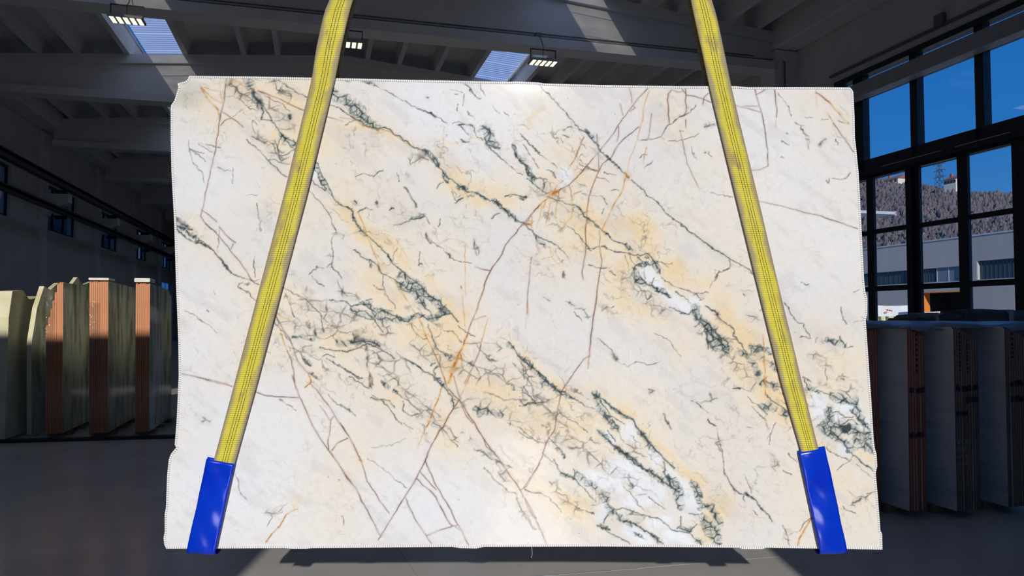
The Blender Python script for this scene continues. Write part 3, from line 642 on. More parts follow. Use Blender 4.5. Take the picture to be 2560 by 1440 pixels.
    for i in range(120):
        px = rs.uniform(1150, 1680); py = rs.uniform(760, 1330); L = rs.uniform(12, 46)
        cc = int((px-x0g)/(x1g-x0g)*(nc-1)); r0 = int((py-y0g)/(y1g-y0g)*(nr-1)); sl = (slice(max(0,r0-2), r0+int(L*nr/(y1g-y0g))+3), slice(max(0,cc-8), cc+8))
        v = np.exp(-((X[sl]-px-(Y[sl]-py)*.02*(1280-px)/300)/1.1)**2)*((Y[sl] > py) & (Y[sl] < py+L))
        c[sl] = lerp(c[sl], (250,247,240), v*.35)
    c *= (1 + (fine-.5)*.035)[...,None]
    # honey-grey corner where the crust is still on
    d = np.hypot((sx-468)/62, (sy-238)/44); c = lerp(c, (178,178,160), np.clip(1.05-d, 0, 1)*(.35+.5*mid))
    return np.clip(c, 0, 255)
VEINS = """
# kind+width crop points...   g dark green, k grey brown, b brown crack, o rust, n/m crackle (green / grey), y gold, w white
@A
b5 600,60 585,170 570,290 548,380 540,430 525,510 510,620 497,720 475,830 450,920 425,1020 408,1110 385,1225 380,1245
b5 385,1240 430,1280 510,1345
b4 380,1250 365,1290 400,1350 480,1420 505,1440
o7 370,140 420,230 480,300 540,370 545,400
o6 375,140 460,230 550,285
o5 395,140 470,165 545,175
o6 400,190 450,270 530,345
o5 490,300 520,350 540,420
o4 545,60 540,130 545,200 560,280
o5 610,50 650,60 760,130 880,170 1000,215
b5 880,170 1000,215 1080,240 1180,295 1310,350
b4 550,350 640,410 700,450 745,495
b3 545,480 585,435 640,415
k3 650,405 700,380 735,350
g7 890,270 940,330 985,400 1000,430 1040,490 1100,560 1160,600 1230,640
g5 905,300 925,370 905,430 960,430 1000,440
g6 820,170 850,240 890,280
g5 1020,60 1060,160 1120,180 1180,190
g5 1060,70 1110,110 1180,150 1240,180 1330,215
k5 1180,190 1170,260 1140,300
k5 620,90 680,140 740,190 780,230 830,260
k4 650,220 720,240 760,290 820,330 860,340
k5 860,140 920,200 1000,250 1100,290 1170,360
g5 1110,560 1070,620 1060,680 1080,740 1110,770
g6 1130,580 1160,650 1220,710
g5 1000,640 1040,680 1050,740 1090,770
g4 1080,740 1150,740 1210,710
k5 780,615 860,680 930,740 985,800
g5 985,800 1010,840 1060,890 1110,930 1160,945
k5 830,590 870,610 930,640
k4 860,550 920,600 990,640 1030,650
k5 990,790 1060,800 1130,830 1160,830
k4 880,470 830,430 820,480 860,560
g22 1170,400 1165,420
k4 260,680 300,710 390,745
k4 265,690 350,760 410,810
k3 340,650 450,720
k3 255,620 265,700 290,800 340,880 385,915 400,1000
k4 410,655 450,660 540,670
k4 520,860 575,885 635,880
k3 655,860 655,1000
k5 875,1180 885,1280 905,1350 910,1430
k4 905,1360 920,1335
k3 780,1120 820,1105 880,1115
g5 1530,290 1590,310 1660,360 1740,410 1800,450
b3 1490,400 1580,420 1650,440
n60 1560,170 1600,230 1680,270 1740,310 1800,370
n34 1400,820 1440,920 1480,1010 1520,1060
g6 1390,800 1430,820 1470,940 1520,1030 1550,1110
g6 1385,860 1420,920 1460,1000 1500,1060
g5 1350,960 1400,1010 1460,1050 1500,1070
w45 1400,850 1390,920
g6 1550,1110 1580,1160 1650,1200 1720,1230 1745,1300 1790,1390
k5 1325,1040 1380,1090 1440,1160 1500,1240 1540,1330 1560,1400
n45 780,60 800,150 850,230 900,290
m70 640,110 720,190 790,240
m60 1000,60 1070,150 1150,200
n40 1090,560 1150,600 1220,650
m80 1030,650 1060,720 1120,760
m60 860,570 920,600 980,680
n26 150,1320 200,1360 280,1420
@B
n46 0,240 60,280 130,320 200,380 270,440 330,490
n30 100,350 180,400 240,450
g8 0,330 60,370 130,410 210,470 280,495 350,505 400,505 440,515 480,545 540,580 590,620 650,660 720,690 770,720 810,780 860,830 910,870 950,910 980,950 1040,980 1080,1030 1150,1075 1220,1090 1280,1120 1340,1155 1400,1170 1460,1200 1510,1260 1560,1310 1620,1350 1680,1390 1740,1440
o5 130,430 210,485 280,505 350,515 440,530 480,560 590,635 650,665
n40 770,720 830,770 880,830
n24 940,900 980,960
n34 1070,1020 1130,1050
n30 1380,1150 1450,1200 1530,1290 1590,1330
n22 1230,1090 1300,1140
k5 40,485 80,450 130,425
b3 0,405 60,415 130,430
y18 0,510 100,495 200,495 300,520 400,560 480,620
y16 770,660 830,620 920,610 1000,610 1080,610 1160,605 1240,620 1300,660 1350,700
y14 890,800 895,720 950,650 990,620
y70 950,900 1150,1030 1350,1110 1450,1120
g6 0,70 90,85
n26 200,75 270,90 310,115
k5 320,120 430,190 530,240 640,300 720,330
g6 720,330 770,355 840,385 880,410
n16 740,340 800,370 860,395
k5 880,410 960,460
k4 1010,465 1060,450 1110,480
g7 1060,485 1110,480
g5 1080,490 1110,525 1150,560
g5 1110,475 1200,485 1220,530 1240,570 1290,610
n46 1290,500 1340,560 1350,610 1400,660
n30 1340,620 1400,670
g9 1280,480 1330,530 1380,575
g9 1340,540 1300,600 1330,650 1380,680 1440,690
g7 1350,680 1380,720 1430,755
g8 1085,610 1110,625 1170,628
g5 1120,100 1170,150 1210,190 1260,235
n14 1170,165 1230,205
k5 1120,205 1115,270 1105,300
k4 1150,350 1170,380 1215,415
k3 980,150 1100,190
m26 930,180 960,195
g12 790,237 800,243
k5 1030,207 1060,209
k4 1370,300 1390,340 1430,380
k5 1480,360 1530,390
k5 1050,290 1050,350
k6 1270,120 1290,180 1310,210
y26 1800,320 1740,370 1710,440 1700,520
g6 1610,550 1660,600 1720,660 1800,730
k8 1660,660 1700,720 1740,790 1790,850
n26 1560,670 1600,750 1650,820 1690,890 1730,950
g6 1550,680 1620,770 1680,870 1750,950 1800,960
g6 1690,960 1740,1000 1780,1040 1800,1040
k5 1430,760 1480,800 1550,860 1600,910 1650,930
k6 140,930 220,925 290,940
g7 290,940 330,910 395,880
k6 610,770 640,830 680,800 740,770 790,800
k5 510,910 540,980
k12 590,1030 640,1130 700,1210
k8 760,1290 810,1370
g8 870,1050 900,1010
k4 900,1010 930,990
g9 930,950 965,995
n22 930,930 970,1000
g9 1040,1180 1060,1150 1100,1135
g8 540,1370 600,1350 650,1330 720,1325 760,1300
m50 660,1280 740,1290
n18 650,1320 740,1320
k4 480,1370 540,1365
g14 320,1170 330,1182
g13 125,1160 140,1172
g7 150,1270 180,1245 230,1235
k5 230,1235 300,1240
o5 160,1260 200,1340 240,1440
g7 440,1240 460,1220 490,1215
k6 1000,1080 1040,1150
g8 1360,1320 1390,1290 1435,1265
g5 1490,1135 1530,1110 1600,1105 1650,1125 1670,1135
n18 1500,1130 1540,1130
n16 1630,1140 1650,1150
g8 0,1180 60,1220 110,1255 120,1320 170,1390 210,1440
n20 110,1280 180,1400
b5 1800,1190 1740,1260 1700,1310 1640,1370 1590,1440
k5 890,1390 910,1320
@C
g5 165,100 200,150 260,190 300,240 350,300 400,360 440,420 490,470
g7 490,470 550,520 610,560 660,610 700,660 730,720 780,760 830,800 860,840 910,880 950,915
g4 1000,970 1050,1020 1110,1070 1190,1130 1260,1200 1310,1260 1400,1330 1470,1390 1530,1440
n18 600,530 640,570 690,640
n18 770,760 830,810 880,860
b6 1150,145 1110,190 1060,240 1020,300 980,350 930,410 890,470 850,540 800,610 760,660 720,710 660,780 600,850 540,920 490,970 450,1010 400,1040 350,1060
b4 985,140 1000,220 1010,280
b5 1070,490 1000,550 930,610 880,660 850,710 820,770 780,800 740,830 720,880 690,940 660,1000 640,1060 620,1130 610,1200 600,1290 593,1440
b4 695,560 700,640 710,740 712,880
b4 890,490 885,570 875,620
b3 900,290 925,390
b4 1020,300 1040,320 990,355
b7 1365,155 1335,200 1325,260 1335,330 1340,400 1345,460
b5 1490,140 1490,210 1485,260 1500,310 1500,350 1475,390
b4 1460,150 1490,200
b4 1490,205 1570,220 1650,245 1720,270
b4 1700,190 1660,230 1645,290
b3 1370,160 1420,180 1460,175
g5 1570,310 1540,350 1490,380 1440,405 1380,440 1350,470 1310,510 1290,550 1265,585
k6 1265,585 1230,600 1180,610 1110,610 1060,615
o8 1140,605 1175,608
o5 1265,585 1300,605
k6 1350,620 1430,610 1490,600 1550,580 1600,555
o4 1165,160 1140,230 1110,330 1105,430 1080,500 1060,580 1040,650 1010,730 985,790 975,860 965,920
o26 955,920 965,940
g12 950,930 970,945
o8 945,960 935,1030 910,1090 870,1150 830,1220 800,1300 770,1360 740,1430
b4 1190,380 1175,440 1160,540 1155,600
o5 1140,680 1120,760 1110,830
k6 1070,770 1090,750 1130,755
b5 1495,430 1495,500
k4 1440,530 1470,525
b3 1440,530 1460,620 1480,720 1500,820 1550,920 1610,1050
k5 1540,670 1560,720 1590,775
g9 1676,720 1684,724
k4 1700,710 1740,755
k7 1110,865 1160,840 1190,810
o6 575,590 545,640 520,720 490,790 450,840 430,880
k6 575,590 545,640 520,720 490,790
k5 545,645 580,660 600,690
k4 510,790 540,840 580,860 620,870 700,885
b4 600,870 700,885
k4 750,900 810,910 870,930
k4 700,945 760,950 800,990
n34 0,760 50,850 100,930 130,960
g7 0,770 40,860 90,940 150,960 210,960 250,970
g6 90,980 150,1030 200,1060 240,1090 270,1095
g6 210,970 220,1030 200,1080
m40 200,980 230,1060
g6 10,575 70,630 130,690 180,740 230,770
k5 230,770 280,810 340,860
k7 60,680 90,740 130,800 160,850
k5 240,880 300,900 320,950
o6 390,980 340,1020 290,1100
o8 370,1050 330,1090 270,1130 200,1180 160,1220
b6 160,1220 110,1280 60,1350 0,1400
o6 350,1060 345,1130 330,1200 315,1300
o5 240,1150 210,1230
o5 275,1180 250,1280 230,1360
o4 200,1200 180,1300 150,1400
o5 110,1300 105,1400
o5 70,1340 120,1340 100,1380
o30 270,1110 330,1080
o18 60,1370 90,1370
b4 440,1020 460,1070 470,1150
o4 470,1150 475,1250 460,1320 400,1380 360,1430
g7 250,1130 310,1150 380,1160
g6 380,1160 410,1180 470,1190 510,1195 540,1230 560,1270
g7 560,1270 575,1300 640,1340 700,1390 740,1440
n16 510,1195 560,1260
b3 480,1110 500,1090 550,1075
k3 560,1100 640,1120 740,1130 780,1160
g5 770,1150 785,1200
g6 820,1060 850,1055 890,1065
k5 740,1280 760,1235
w48 400,900 400,1000
k5 0,1110 50,1130
m26 10,1120 40,1140
y22 60,480 80,420 140,350 230,310
k5 390,560 440,590
g7 430,505 470,510
k5 370,600 390,630
@D
b5 675,160 690,220 720,320 745,420 765,520 775,620 790,720 790,850
b5 690,200 730,185 765,160
b3 790,852 720,880 640,885
b6 850,160 860,250 870,330 865,400
o3 865,400 860,500
k5 885,180 930,240 980,310 1010,390
k6 1040,450 1080,500 1120,560 1150,630 1170,690
m30 1090,500 1130,560 1170,660
b5 1225,185 1280,215 1340,270
o9 1260,205 1340,270 1400,340 1460,410 1520,465
o3 1225,160 1230,300
o5 1325,370 1380,460
b5 1380,460 1440,550 1500,630 1560,720
k4 1285,430 1340,432
k3 1420,440 1510,455
k4 1130,400 1190,412
m44 1270,650 1310,620
k7 1310,970 1330,1005 1350,950
m26 1315,960 1345,1000
k4 1380,945 1450,970 1500,950 1530,910
k3 280,1080 400,1110 480,1125
b3 700,1160 820,1185 950,1215 1100,1255
b5 1100,1255 1240,1290 1400,1340 1600,1415
b3 560,305 700,305
b4 500,300 620,330 720,365
k5 1400,600 1415,660
k3 900,620 980,660
g9 958,550 966,555
k7 920,760 940,770
k4 215,500 260,490 310,470
m40 240,490 300,470
@E
n26 150,10 230,60 330,130 400,180
g9 150,40 200,90 270,140 350,170 430,190 480,235 530,290 580,350 630,420 680,460 750,490
n22 340,160 430,195
n16 560,330 640,430
b6 410,0 480,55 530,110 600,190 660,270 720,340 770,420 810,490 850,525 890,545
b4 530,20 580,80 640,135 680,170
b4 660,180 640,220
k4 540,40 525,120 520,240
k6 890,0 905,60
k5 855,290 855,400 860,480
k5 770,490 840,510 900,510
g5 700,565 760,600 800,640 860,680
k4 700,560 740,520
m26 690,540 780,540
b5 200,1350 300,1370 400,1395 500,1415 600,1440
k3 220,780 340,850 440,920 520,990
k3 490,600 510,630
g7 420,768 430,775
k6 1100,570 1170,600 1240,640 1310,680
g6 1310,680 1360,730 1410,780 1450,830
m44 1290,560 1350,610
m80 1430,720 1500,760
m60 1480,830 1560,840
k5 1560,0 1580,60 1540,150 1550,280 1540,380
m40 1540,310 1540,390
m36 1560,80 1640,120
k6 1540,390 1600,440 1640,500
k5 1480,390 1410,380 1340,450
k5 1370,460 1410,520 1475,565
k5 1580,500 1630,590 1680,640
m50 1680,620 1760,660
g5 1530,680 1580,685 1650,690 1720,740 1800,720
b6 1030,810 1080,890 1120,970 1170,1040 1200,1110 1220,1180 1260,1260 1310,1320 1370,1360 1410,1390
k5 1030,870 1080,950 1130,1010 1190,1080
o4 1040,790 1110,840 1160,860
o12 1150,855 1160,865
o13 1085,990 1095,1000
o5 1090,1000 1120,1080 1150,1150
b5 1150,1150 1180,1230 1200,1320 1215,1440
k5 1200,1120 1270,1160 1300,1230 1340,1270
n24 1200,1020 1280,1030 1390,1030 1400,960
m60 1310,1120 1380,1140
n26 1310,1210 1350,1260
k5 1450,830 1460,920 1475,970
g5 1450,1200 1500,1180 1560,1190
g5 1500,1210 1580,1250 1650,1290 1720,1340 1790,1400
n30 1600,1060 1660,1080 1730,1060 1800,1070
m70 1680,1020 1780,1040
o7 1330,1340 1360,1400 1350,1440
n16 1350,1340 1410,1390
k3 1120,620 1180,740 1215,830
g5 1200,790 1215,830
@F
g9 150,0 190,60 240,110
g8 240,110 300,150 350,200 390,260 440,310 500,370 560,420 610,470 660,510 720,560 770,610 810,650 870,690 920,730
g9 920,730 970,780 1010,830 1050,880
g5 1060,920 1110,955 1160,975 1210,1010
n24 160,30 220,100
n20 420,290 470,340
n56 560,460 620,510 680,560 740,600
n54 560,540 640,590 700,660 750,720
n44 760,620 830,680 900,740 960,790
g7 500,490 540,530 600,570 650,590 700,650 720,700 760,740 810,790 830,830
g6 590,470 620,520 600,560
g6 640,580 700,600 760,660 820,700 870,690
n34 350,780 450,800 540,850 640,850 700,820 780,840 870,830 940,790
g8 370,770 440,800 500,830 570,870 640,850 700,810 780,850 840,850 900,830 950,810 1000,810 1040,860
n30 180,700 260,720 300,780 360,790
g5 0,690 50,690 90,740 150,720 230,720 280,780 300,830
g5 240,680 290,690
o4 210,20 240,110 280,190 310,280 350,370 370,430
o5 490,510 540,590 600,680 650,770 700,830 740,900 760,970 790,1040 830,1120 860,1190
b4 830,1120 860,1190 890,1260 920,1330 950,1430
g6 130,240 190,280 250,320 310,350 350,400 380,440 450,470 500,500
n22 270,340 280,390
m60 370,390 440,400
k4 300,540 340,570 390,590
k6 390,460 390,560 400,640
k6 400,600 450,700 500,760
m60 30,610 110,660
k5 640,900 670,980 740,1030 780,1030
y46 705,880 715,980
g6 790,900 820,1000 870,1100 930,1160 980,1190
n28 950,1170 1010,1210
k5 930,960 1000,970 1050,1010 1100,1060
m44 1170,1040 1230,1070
b5 1270,1070 1200,1080 1120,1075
k6 1230,1100 1290,1160 1340,1220 1410,1230
m40 1300,1190 1400,1230
m50 1300,1120 1420,1110
g8 1510,1080 1560,1110 1610,1180 1650,1200 1700,1240 1740,1300 1800,1370
n30 1620,1180 1700,1260 1790,1360
n22 1510,1090 1560,1110
m60 1640,1230 1700,1330
k5 1630,1200 1640,1300 1660,1400
b6 1640,0 1600,60 1550,120 1490,190 1460,260 1420,330
b6 1420,330 1370,390 1340,450 1310,520 1290,600 1260,680 1230,770 1200,850 1170,920 1150,990
o6 1370,390 1340,450 1310,520 1290,600 1260,680 1230,770
o14 1150,990 1120,1050 1100,1120 1060,1190
o24 1060,1190 1030,1270 1000,1350 980,1420
o34 1025,1280 1005,1320
o14 1085,1170 1100,1230
o4 1330,850 1310,930 1280,1040
b5 1280,1040 1260,1120 1240,1190 1200,1280 1150,1380 1120,1440
b3 1310,830 1200,860
b4 1220,385 1280,405 1350,420
k4 1120,350 1190,360
k5 820,150 900,200 950,250 1000,300 1050,320 1100,350
g12 985,275 998,295
k13 770,80 800,140 810,170
k6 720,250 700,320 710,370
m26 700,300 730,370
o3 1130,180 1120,300 1125,400 1125,540 1130,640
o9 1085,565 1090,580
o3 1100,650 1120,850 1130,950
b3 1720,300 1705,450 1690,600 1680,800
o3 1680,800 1665,940
k8 1200,150 1240,230 1250,270
m40 1210,160 1240,260
m30 1570,640 1600,700
g6 0,1260 60,1300 120,1350 190,1400
n34 0,1090 80,1060 170,1030 250,1060 330,1090
m60 60,1020 140,1010
g7 250,1060 330,1090 390,1150 450,1180 490,1210
g8 560,1200 640,1250 700,1280 760,1320 840,1350
g6 840,1350 860,1400 900,1430
n16 600,1230 720,1290
k14 240,1100 250,1220 230,1260 270,1360 290,1440
m70 310,1170 350,1250
g5 815,1275 860,1260
g6 850,1310 890,1280 870,1300
g5 850,1310 860,1380
m44 370,990 460,970
m50 400,900 470,980
m40 1120,1240 1200,1270
k6 1120,1240 1220,1290 1260,1380
@G
g9 80,40 130,90 190,120 250,145 320,180
n24 130,100 170,150 220,190
k4 330,190 400,250 450,340
o5 270,210 285,270
g6 430,25 490,60 530,100 560,150 600,190 630,240
b5 595,0 590,80 597,180 590,260 570,350 560,430 565,500
g8 670,10 740,70 800,100 850,140 910,170 960,190 990,230
n28 960,190 1000,230
n16 750,80 820,110
k5 600,215 720,210 770,215 850,235 930,260
g5 850,235 930,260 1000,270 1060,280
n20 735,215 775,215
b5 715,60 715,200 735,320 725,420 710,500 695,600
b8 695,600 685,680 670,780 655,900 640,1030 630,1110 625,1190
b5 625,1190 570,1220 530,1280 470,1360 415,1440
o6 625,1190 615,1300
g8 1060,280 1080,290 1120,270 1160,275 1190,310 1220,360 1230,410 1270,450
g5 1060,300 1110,330 1150,350 1190,370
g5 1125,300 1140,290 1155,302 1140,312 1125,300
g7 1110,340 1060,370 1030,400 1020,450 1040,520
g9 1060,430 1090,490 1140,540 1190,550 1240,580 1290,630 1360,660
g6 1210,490 1190,550
n22 1190,550 1260,600 1340,650
n34 1030,400 1050,500 1110,540
n34 1200,330 1240,430
n24 1060,380 1150,350
w60 1110,440 1160,480
w44 1220,510 1300,590 1400,680
w60 1400,690 1520,770
w50 1570,690 1590,710
g7 1340,740 1400,770 1450,790 1520,820 1560,780
g9 1560,780 1600,850 1640,900
g5 1400,620 1490,680 1540,720
k6 1280,480 1350,540 1420,580 1500,600 1580,620 1690,610
k6 1580,620 1640,690
m40 1580,630 1640,650
n62 1590,810 1640,880 1690,940 1740,1010 1790,1050
g9 1600,850 1660,930 1720,1000 1790,1040
k6 1000,450 1040,540 1100,600
m50 1110,610 1160,650
k5 1120,600 1150,680 1180,650
g7 1680,740 1740,790 1790,850
k5 980,270 1000,330 1040,370
k5 940,290 975,380
k5 1210,330 1280,335 1350,395
k4 1280,340 1380,360
g5 620,365 660,385 720,405 770,395
k4 800,430 850,470
k5 210,660 260,690
k4 420,700 490,740
m30 440,710 500,750
k5 490,790 550,880
m40 540,760 600,830
k5 700,1020 750,1070 800,1110 840,1150
k26 840,1170 870,1220
k4 890,1250 990,1275 1060,1240 1150,1260 1250,1245
k5 730,780 760,760 840,740
k6 1800,430 1770,490 1730,520
g8 0,1180 40,1250 100,1290 160,1340 210,1380 260,1420
n34 20,1190 100,1300 200,1390
m60 20,1280 100,1400
g4 1450,0 1510,60 1580,100 1650,160 1720,210 1800,250
b3 105,300 90,430 75,560 65,680
o3 75,730 70,850
k14 390,440 400,480
k4 1220,980 1300,1030 1360,1060
k3 1360,1060 1400,1130 1450,1190
m40 1590,930 1620,980
m30 1280,770 1340,800
@H
g5 0,10 80,70 170,130 260,190 340,240 400,280
g7 400,280 450,330 500,350 560,380 610,410 660,460
k6 440,395 400,410 350,450 290,520
k4 440,340 450,400
k4 290,510 260,570
k6 0,580 80,610 140,620 240,610
k5 180,690 220,670
g6 0,800 70,820 120,780
n66 140,790 190,870 250,940 310,1010 380,1080 410,1130
n40 260,1060 330,1120
g6 120,780 170,850 210,930 240,1010 250,1130
g8 230,870 300,960 360,1010 410,1050 440,1140
g6 190,850 260,920 330,1000 400,1100
g7 250,740 310,790 340,840 380,880 450,920 490,960 470,1000 510,1040 550,1080 580,1130 600,1150
m36 310,800 360,870
m30 440,920 480,980
n44 540,1160 600,1180 640,1230 680,1290 700,1350 720,1440
n34 640,1110 700,1130 760,1120 820,1160
g7 620,1105 700,1100 760,1110 820,1105
k5 400,1030 470,1030 520,1040
o7 750,1000 755,1120 758,1230 765,1350 770,1430
n44 830,1270 870,1310
g7 930,705 980,750 985,790
g6 985,790 1010,840 1060,880 1110,890 1125,950 1150,1000 1170,1020
g4 1080,1010 1150,1020
n36 1330,1040 1400,1050 1470,1085
g6 1340,1040 1400,1080
g7 1430,1010 1480,1090
k5 1490,1100 1560,1110
k4 1440,740 1460,840 1490,890
k4 1560,890 1600,870 1680,850
k5 1640,830 1680,860
k5 1090,520 1130,545 1165,548
m36 1240,1040 1300,1060
g12 1450,1395 1475,1405
m36 1310,1260 1350,1290
k5 1300,1300 1320,1400
g7 1110,1380 1180,1420
k6 1560,605 1600,595
g9 570,630 580,640
m50 630,820 680,850
m50 700,1140 760,1240
m60 1200,1170 1290,1230
o7 715,780 735,770
@I
b5 250,0 380,35 480,60 580,85
b5 750,125 830,150 930,165 1110,175
b6 1060,0 1090,90 1120,170 1150,240 1190,330 1230,420 1290,510 1340,590 1370,630 1420,690 1470,770 1530,850 1570,910 1600,970
b6 1200,60 1250,110 1310,190 1370,270 1410,340 1460,410 1510,480 1550,560 1600,660
o7 1200,0 1210,50 1160,90
b5 1390,320 1365,350 1360,430 1345,530 1345,590
b4 1500,495 1420,540 1370,600
o5 1340,590 1380,640
k4 960,180 1020,230 1090,275
k4 1350,150 1420,220 1500,270 1570,325
b3 1280,240 1320,290 1355,350
k3 1020,1020 960,1080 900,1110 880,1160 850,1210
m40 860,1100 960,1080
o4 1100,1060 1010,1110
o6 1010,1110 980,1160 950,1210 900,1260 850,1330
k4 1000,1120 950,1210 850,1330
y40 1130,1000 1110,1060
k3 600,770 630,860 640,940 700,990
m30 350,350 390,360
g5 1345,800 1350,803
g5 1425,830 1430,833
k4 1455,1120 1465,1200
@J
b6 0,720 60,820 120,890 160,970 210,1060 250,1140 300,1230 330,1290
b5 0,370 70,480 120,570 160,650 190,750 220,850 280,930 320,1000 395,1100
b4 0,525 60,500
o10 155,670 175,680
b6 960,185 920,240 870,320 830,400 760,500 710,600 680,680 640,760 600,840 550,920 500,1000 450,1080 400,1160 360,1230 310,1310
o5 960,185 920,240 870,320 830,400 760,500
o5 1040,0 1000,90 960,180
b7 870,100 920,160 960,200 1000,260 1060,360 1110,440 1160,520 1220,600 1290,690 1340,760 1400,850 1450,930 1490,1010 1540,1110 1600,1230
b4 1470,970 1500,1060 1540,1120 1570,1140
b4 960,210 1010,310 1060,380
b4 1150,510 1170,570 1230,610
b5 680,680 720,770 770,880 830,980 890,1080 940,1180 980,1250 1030,1350
b4 640,760 690,820 770,910
b6 615,815 660,875 720,910 770,970 810,1060 860,1150 900,1200
b5 530,975 560,1060 610,1160 670,1250 730,1340
b4 690,1280 780,1240 870,1210 940,1190
b3 900,1190 960,1230
b4 1600,690 1540,800 1490,880 1450,910
o8 810,100 780,200 740,290 710,370 690,410
o12 705,355 715,365
o6 830,0 860,90
o3 690,410 620,580
b4 910,0 940,120 960,170
g6 760,0 800,60 850,110 890,160 900,230
n22 790,30 820,80
g6 240,170 310,185 380,230 420,290 460,350 500,385
g5 250,150 300,180 400,200 440,250
m26 260,170 330,190
g5 510,210 515,290 560,325
k5 560,325 640,300
n18 435,115 465,130
n22 340,55 380,90
g4 430,110 500,160 580,230 660,300
g6 70,0 150,50 230,110
k14 240,0 240,90
k4 0,225 60,265 130,325
n40 1080,270 1140,290 1220,290 1280,310
g6 1060,260 1100,290
m56 830,420 880,470 930,500
k6 740,370 800,410 860,460 900,520 940,570
m30 960,440 1040,500 1090,560
k8 1070,590 1150,610 1190,660 1280,690 1380,740
m36 1150,620 1230,680 1340,720
k8 1150,740 1220,800 1290,870 1340,940 1410,940 1440,1040 1490,1120 1540,1210
m50 1290,770 1330,830
m40 1430,1030 1490,1120
g6 1440,200 1490,220 1560,210
m60 1460,100 1510,170
n22 1370,80 1390,110
k4 1330,370 1390,400 1460,430 1530,490 1590,540
m26 1350,375 1390,400
g6 1480,910 1520,930 1600,930
k3 260,580 400,560 520,500
k3 230,650 400,790 530,890
k4 520,380 580,420
k6 450,30 470,70
m40 900,180 930,290
@K
n34 170,10 200,40 260,80 330,130
g8 150,0 200,40 260,80 330,130
g6 340,130 390,140 440,180 490,215
n16 340,150 430,170
k5 490,215 530,250 600,265
b5 410,0 370,60 330,125 310,230 295,330 275,440 235,490 200,560 180,640 140,720 90,800 30,890
b7 0,910 40,990 80,1070 130,1160 170,1240 210,1350
b4 20,950 70,1030 130,1140
n34 600,140 625,160
g12 600,150 620,150
n34 610,180 640,250 670,310 720,350 780,430
g9 640,170 720,230 790,280 850,320 910,360 950,430 990,490 1040,550 1100,610 1170,680 1240,740
n22 680,200 780,280 860,330
n34 960,450 1010,510 1040,570
g11 620,440 680,500 730,550 790,570 840,620 900,650 960,700 1020,750 1090,800 1150,850 1220,890 1270,930
n36 640,460 700,520
n34 760,570 860,640 960,710 1060,780 1150,850
n56 1190,830 1260,900 1280,980
n34 1260,960 1275,1050
m46 870,530 930,600 980,640
m40 640,300 720,370
g6 700,440 760,520
k6 780,430 830,530
g7 1150,680 1150,780
g6 1140,770 1190,830 1240,800
n40 1380,870 1420,940 1440,1000
n34 1490,1040 1530,1040
n54 1480,1150 1540,1240 1600,1300
n34 1560,1120 1590,1150
g6 1350,1090 1400,1110 1430,1110
g7 1290,1120 1290,1190 1260,1220
g6 1200,1220 1260,1240 1350,1250 1410,1190
g5 1350,1250 1400,1300 1440,1330
n30 1300,1210 1350,1230
n40 700,1050 740,1090
g7 700,1030 740,1080 820,1060 900,1080 970,1110
g5 970,1110 1040,1130 1100,1140 1150,1180 1200,1220
g6 660,1180 700,1110
g8 760,1100 820,1160 900,1180 970,1210 1040,1260 1100,1310 1150,1340
n30 790,1130 880,1190
n26 1060,1270 1130,1340
g6 610,1190 680,1220 730,1270 800,1300 880,1350
n22 620,1190 700,1220
n30 920,1260 970,1280
m50 880,1080 960,1140
g7 270,660 300,720 330,780 400,800 450,830 480,870
n26 330,780 420,810
g6 420,740 430,800
g5 480,870 510,890 550,950 600,1000
g5 190,620 260,680
g6 240,500 330,600 360,640
n22 290,580 350,640
k6 30,900 100,930 160,930 240,980 300,1040 330,1080
m54 270,880 330,940 370,1020
g5 220,840 250,870
k5 390,1000 470,1070 600,1110
m34 590,970 590,1030
k6 310,260 370,330 440,370 500,420 540,450
k14 390,570 500,575
m40 550,490 610,520
k5 530,590 590,640 660,720
k4 0,450 80,500 170,530
m40 150,510 260,560
g6 30,90 80,150 130,220
k5 0,230 130,220 190,210
k5 860,820 910,890
k4 830,880 900,950 960,1030 1000,1070
k5 1030,970 1090,1020 1150,1060
m34 920,910 960,940
k10 1150,300 1180,360 1210,420
k5 1370,190 1430,230 1490,280
g8 1510,350 1560,400
m56 1440,150 1540,160
m30 1040,110 1060,140
k5 0,1040 60,1160 130,1220
w90 620,820 760,880
w90 780,740 1000,880
w70 880,1000 1100,930
w56 890,390 900,470
w50 1060,620 1100,680
w50 1200,760 1330,870
w60 1330,950 1380,1060
w60 1180,1160 1060,1200
w60 1200,1300 1330,1300
w40 650,1050 640,1130
w40 830,1240 1000,1330
w30 740,480 760,510
y34 780,210 900,310 1010,440 1120,570 1250,700 1350,820
@L
g5 290,95 350,105
k5 350,105 420,115
k5 410,165 450,210 510,230
n44 540,240 620,250
n34 700,280 720,320
g7 560,140 610,190 660,220 720,270 740,320
g5 500,230 550,280 580,310
n34 480,20 560,50 640,80
g6 560,40 620,70 680,90
o6 545,0 550,80 560,150
k5 440,250 500,300 570,355
k4 640,370 600,470 585,550
n40 1080,160 1180,190 1280,220
n40 1270,180 1300,260
n50 1060,270 1070,350 1010,390 1070,440
n60 1090,420 1160,400 1250,420 1320,470
n46 1100,470 1200,540 1240,590
n34 1260,280 1330,350 1390,420
n54 1290,520 1400,580
n34 1000,430 1100,480
n36 1380,460 1410,560
n22 890,100 980,120
m70 1300,420 1400,480
g7 960,410 1010,380 1080,370 1160,400 1230,460 1300,450
g7 1080,260 1050,340 1080,370
g7 1080,440 1140,480 1190,540 1210,600
g6 1230,270 1300,340 1380,420
g6 870,30 910,110
g6 990,110 1070,150 1150,190 1230,220
g6 1090,300 1150,290 1200,330 1250,320
g6 1170,380 1250,340 1300,380
w70 980,200 1010,300
w60 1180,240 1230,260
w34 1350,370 1380,410
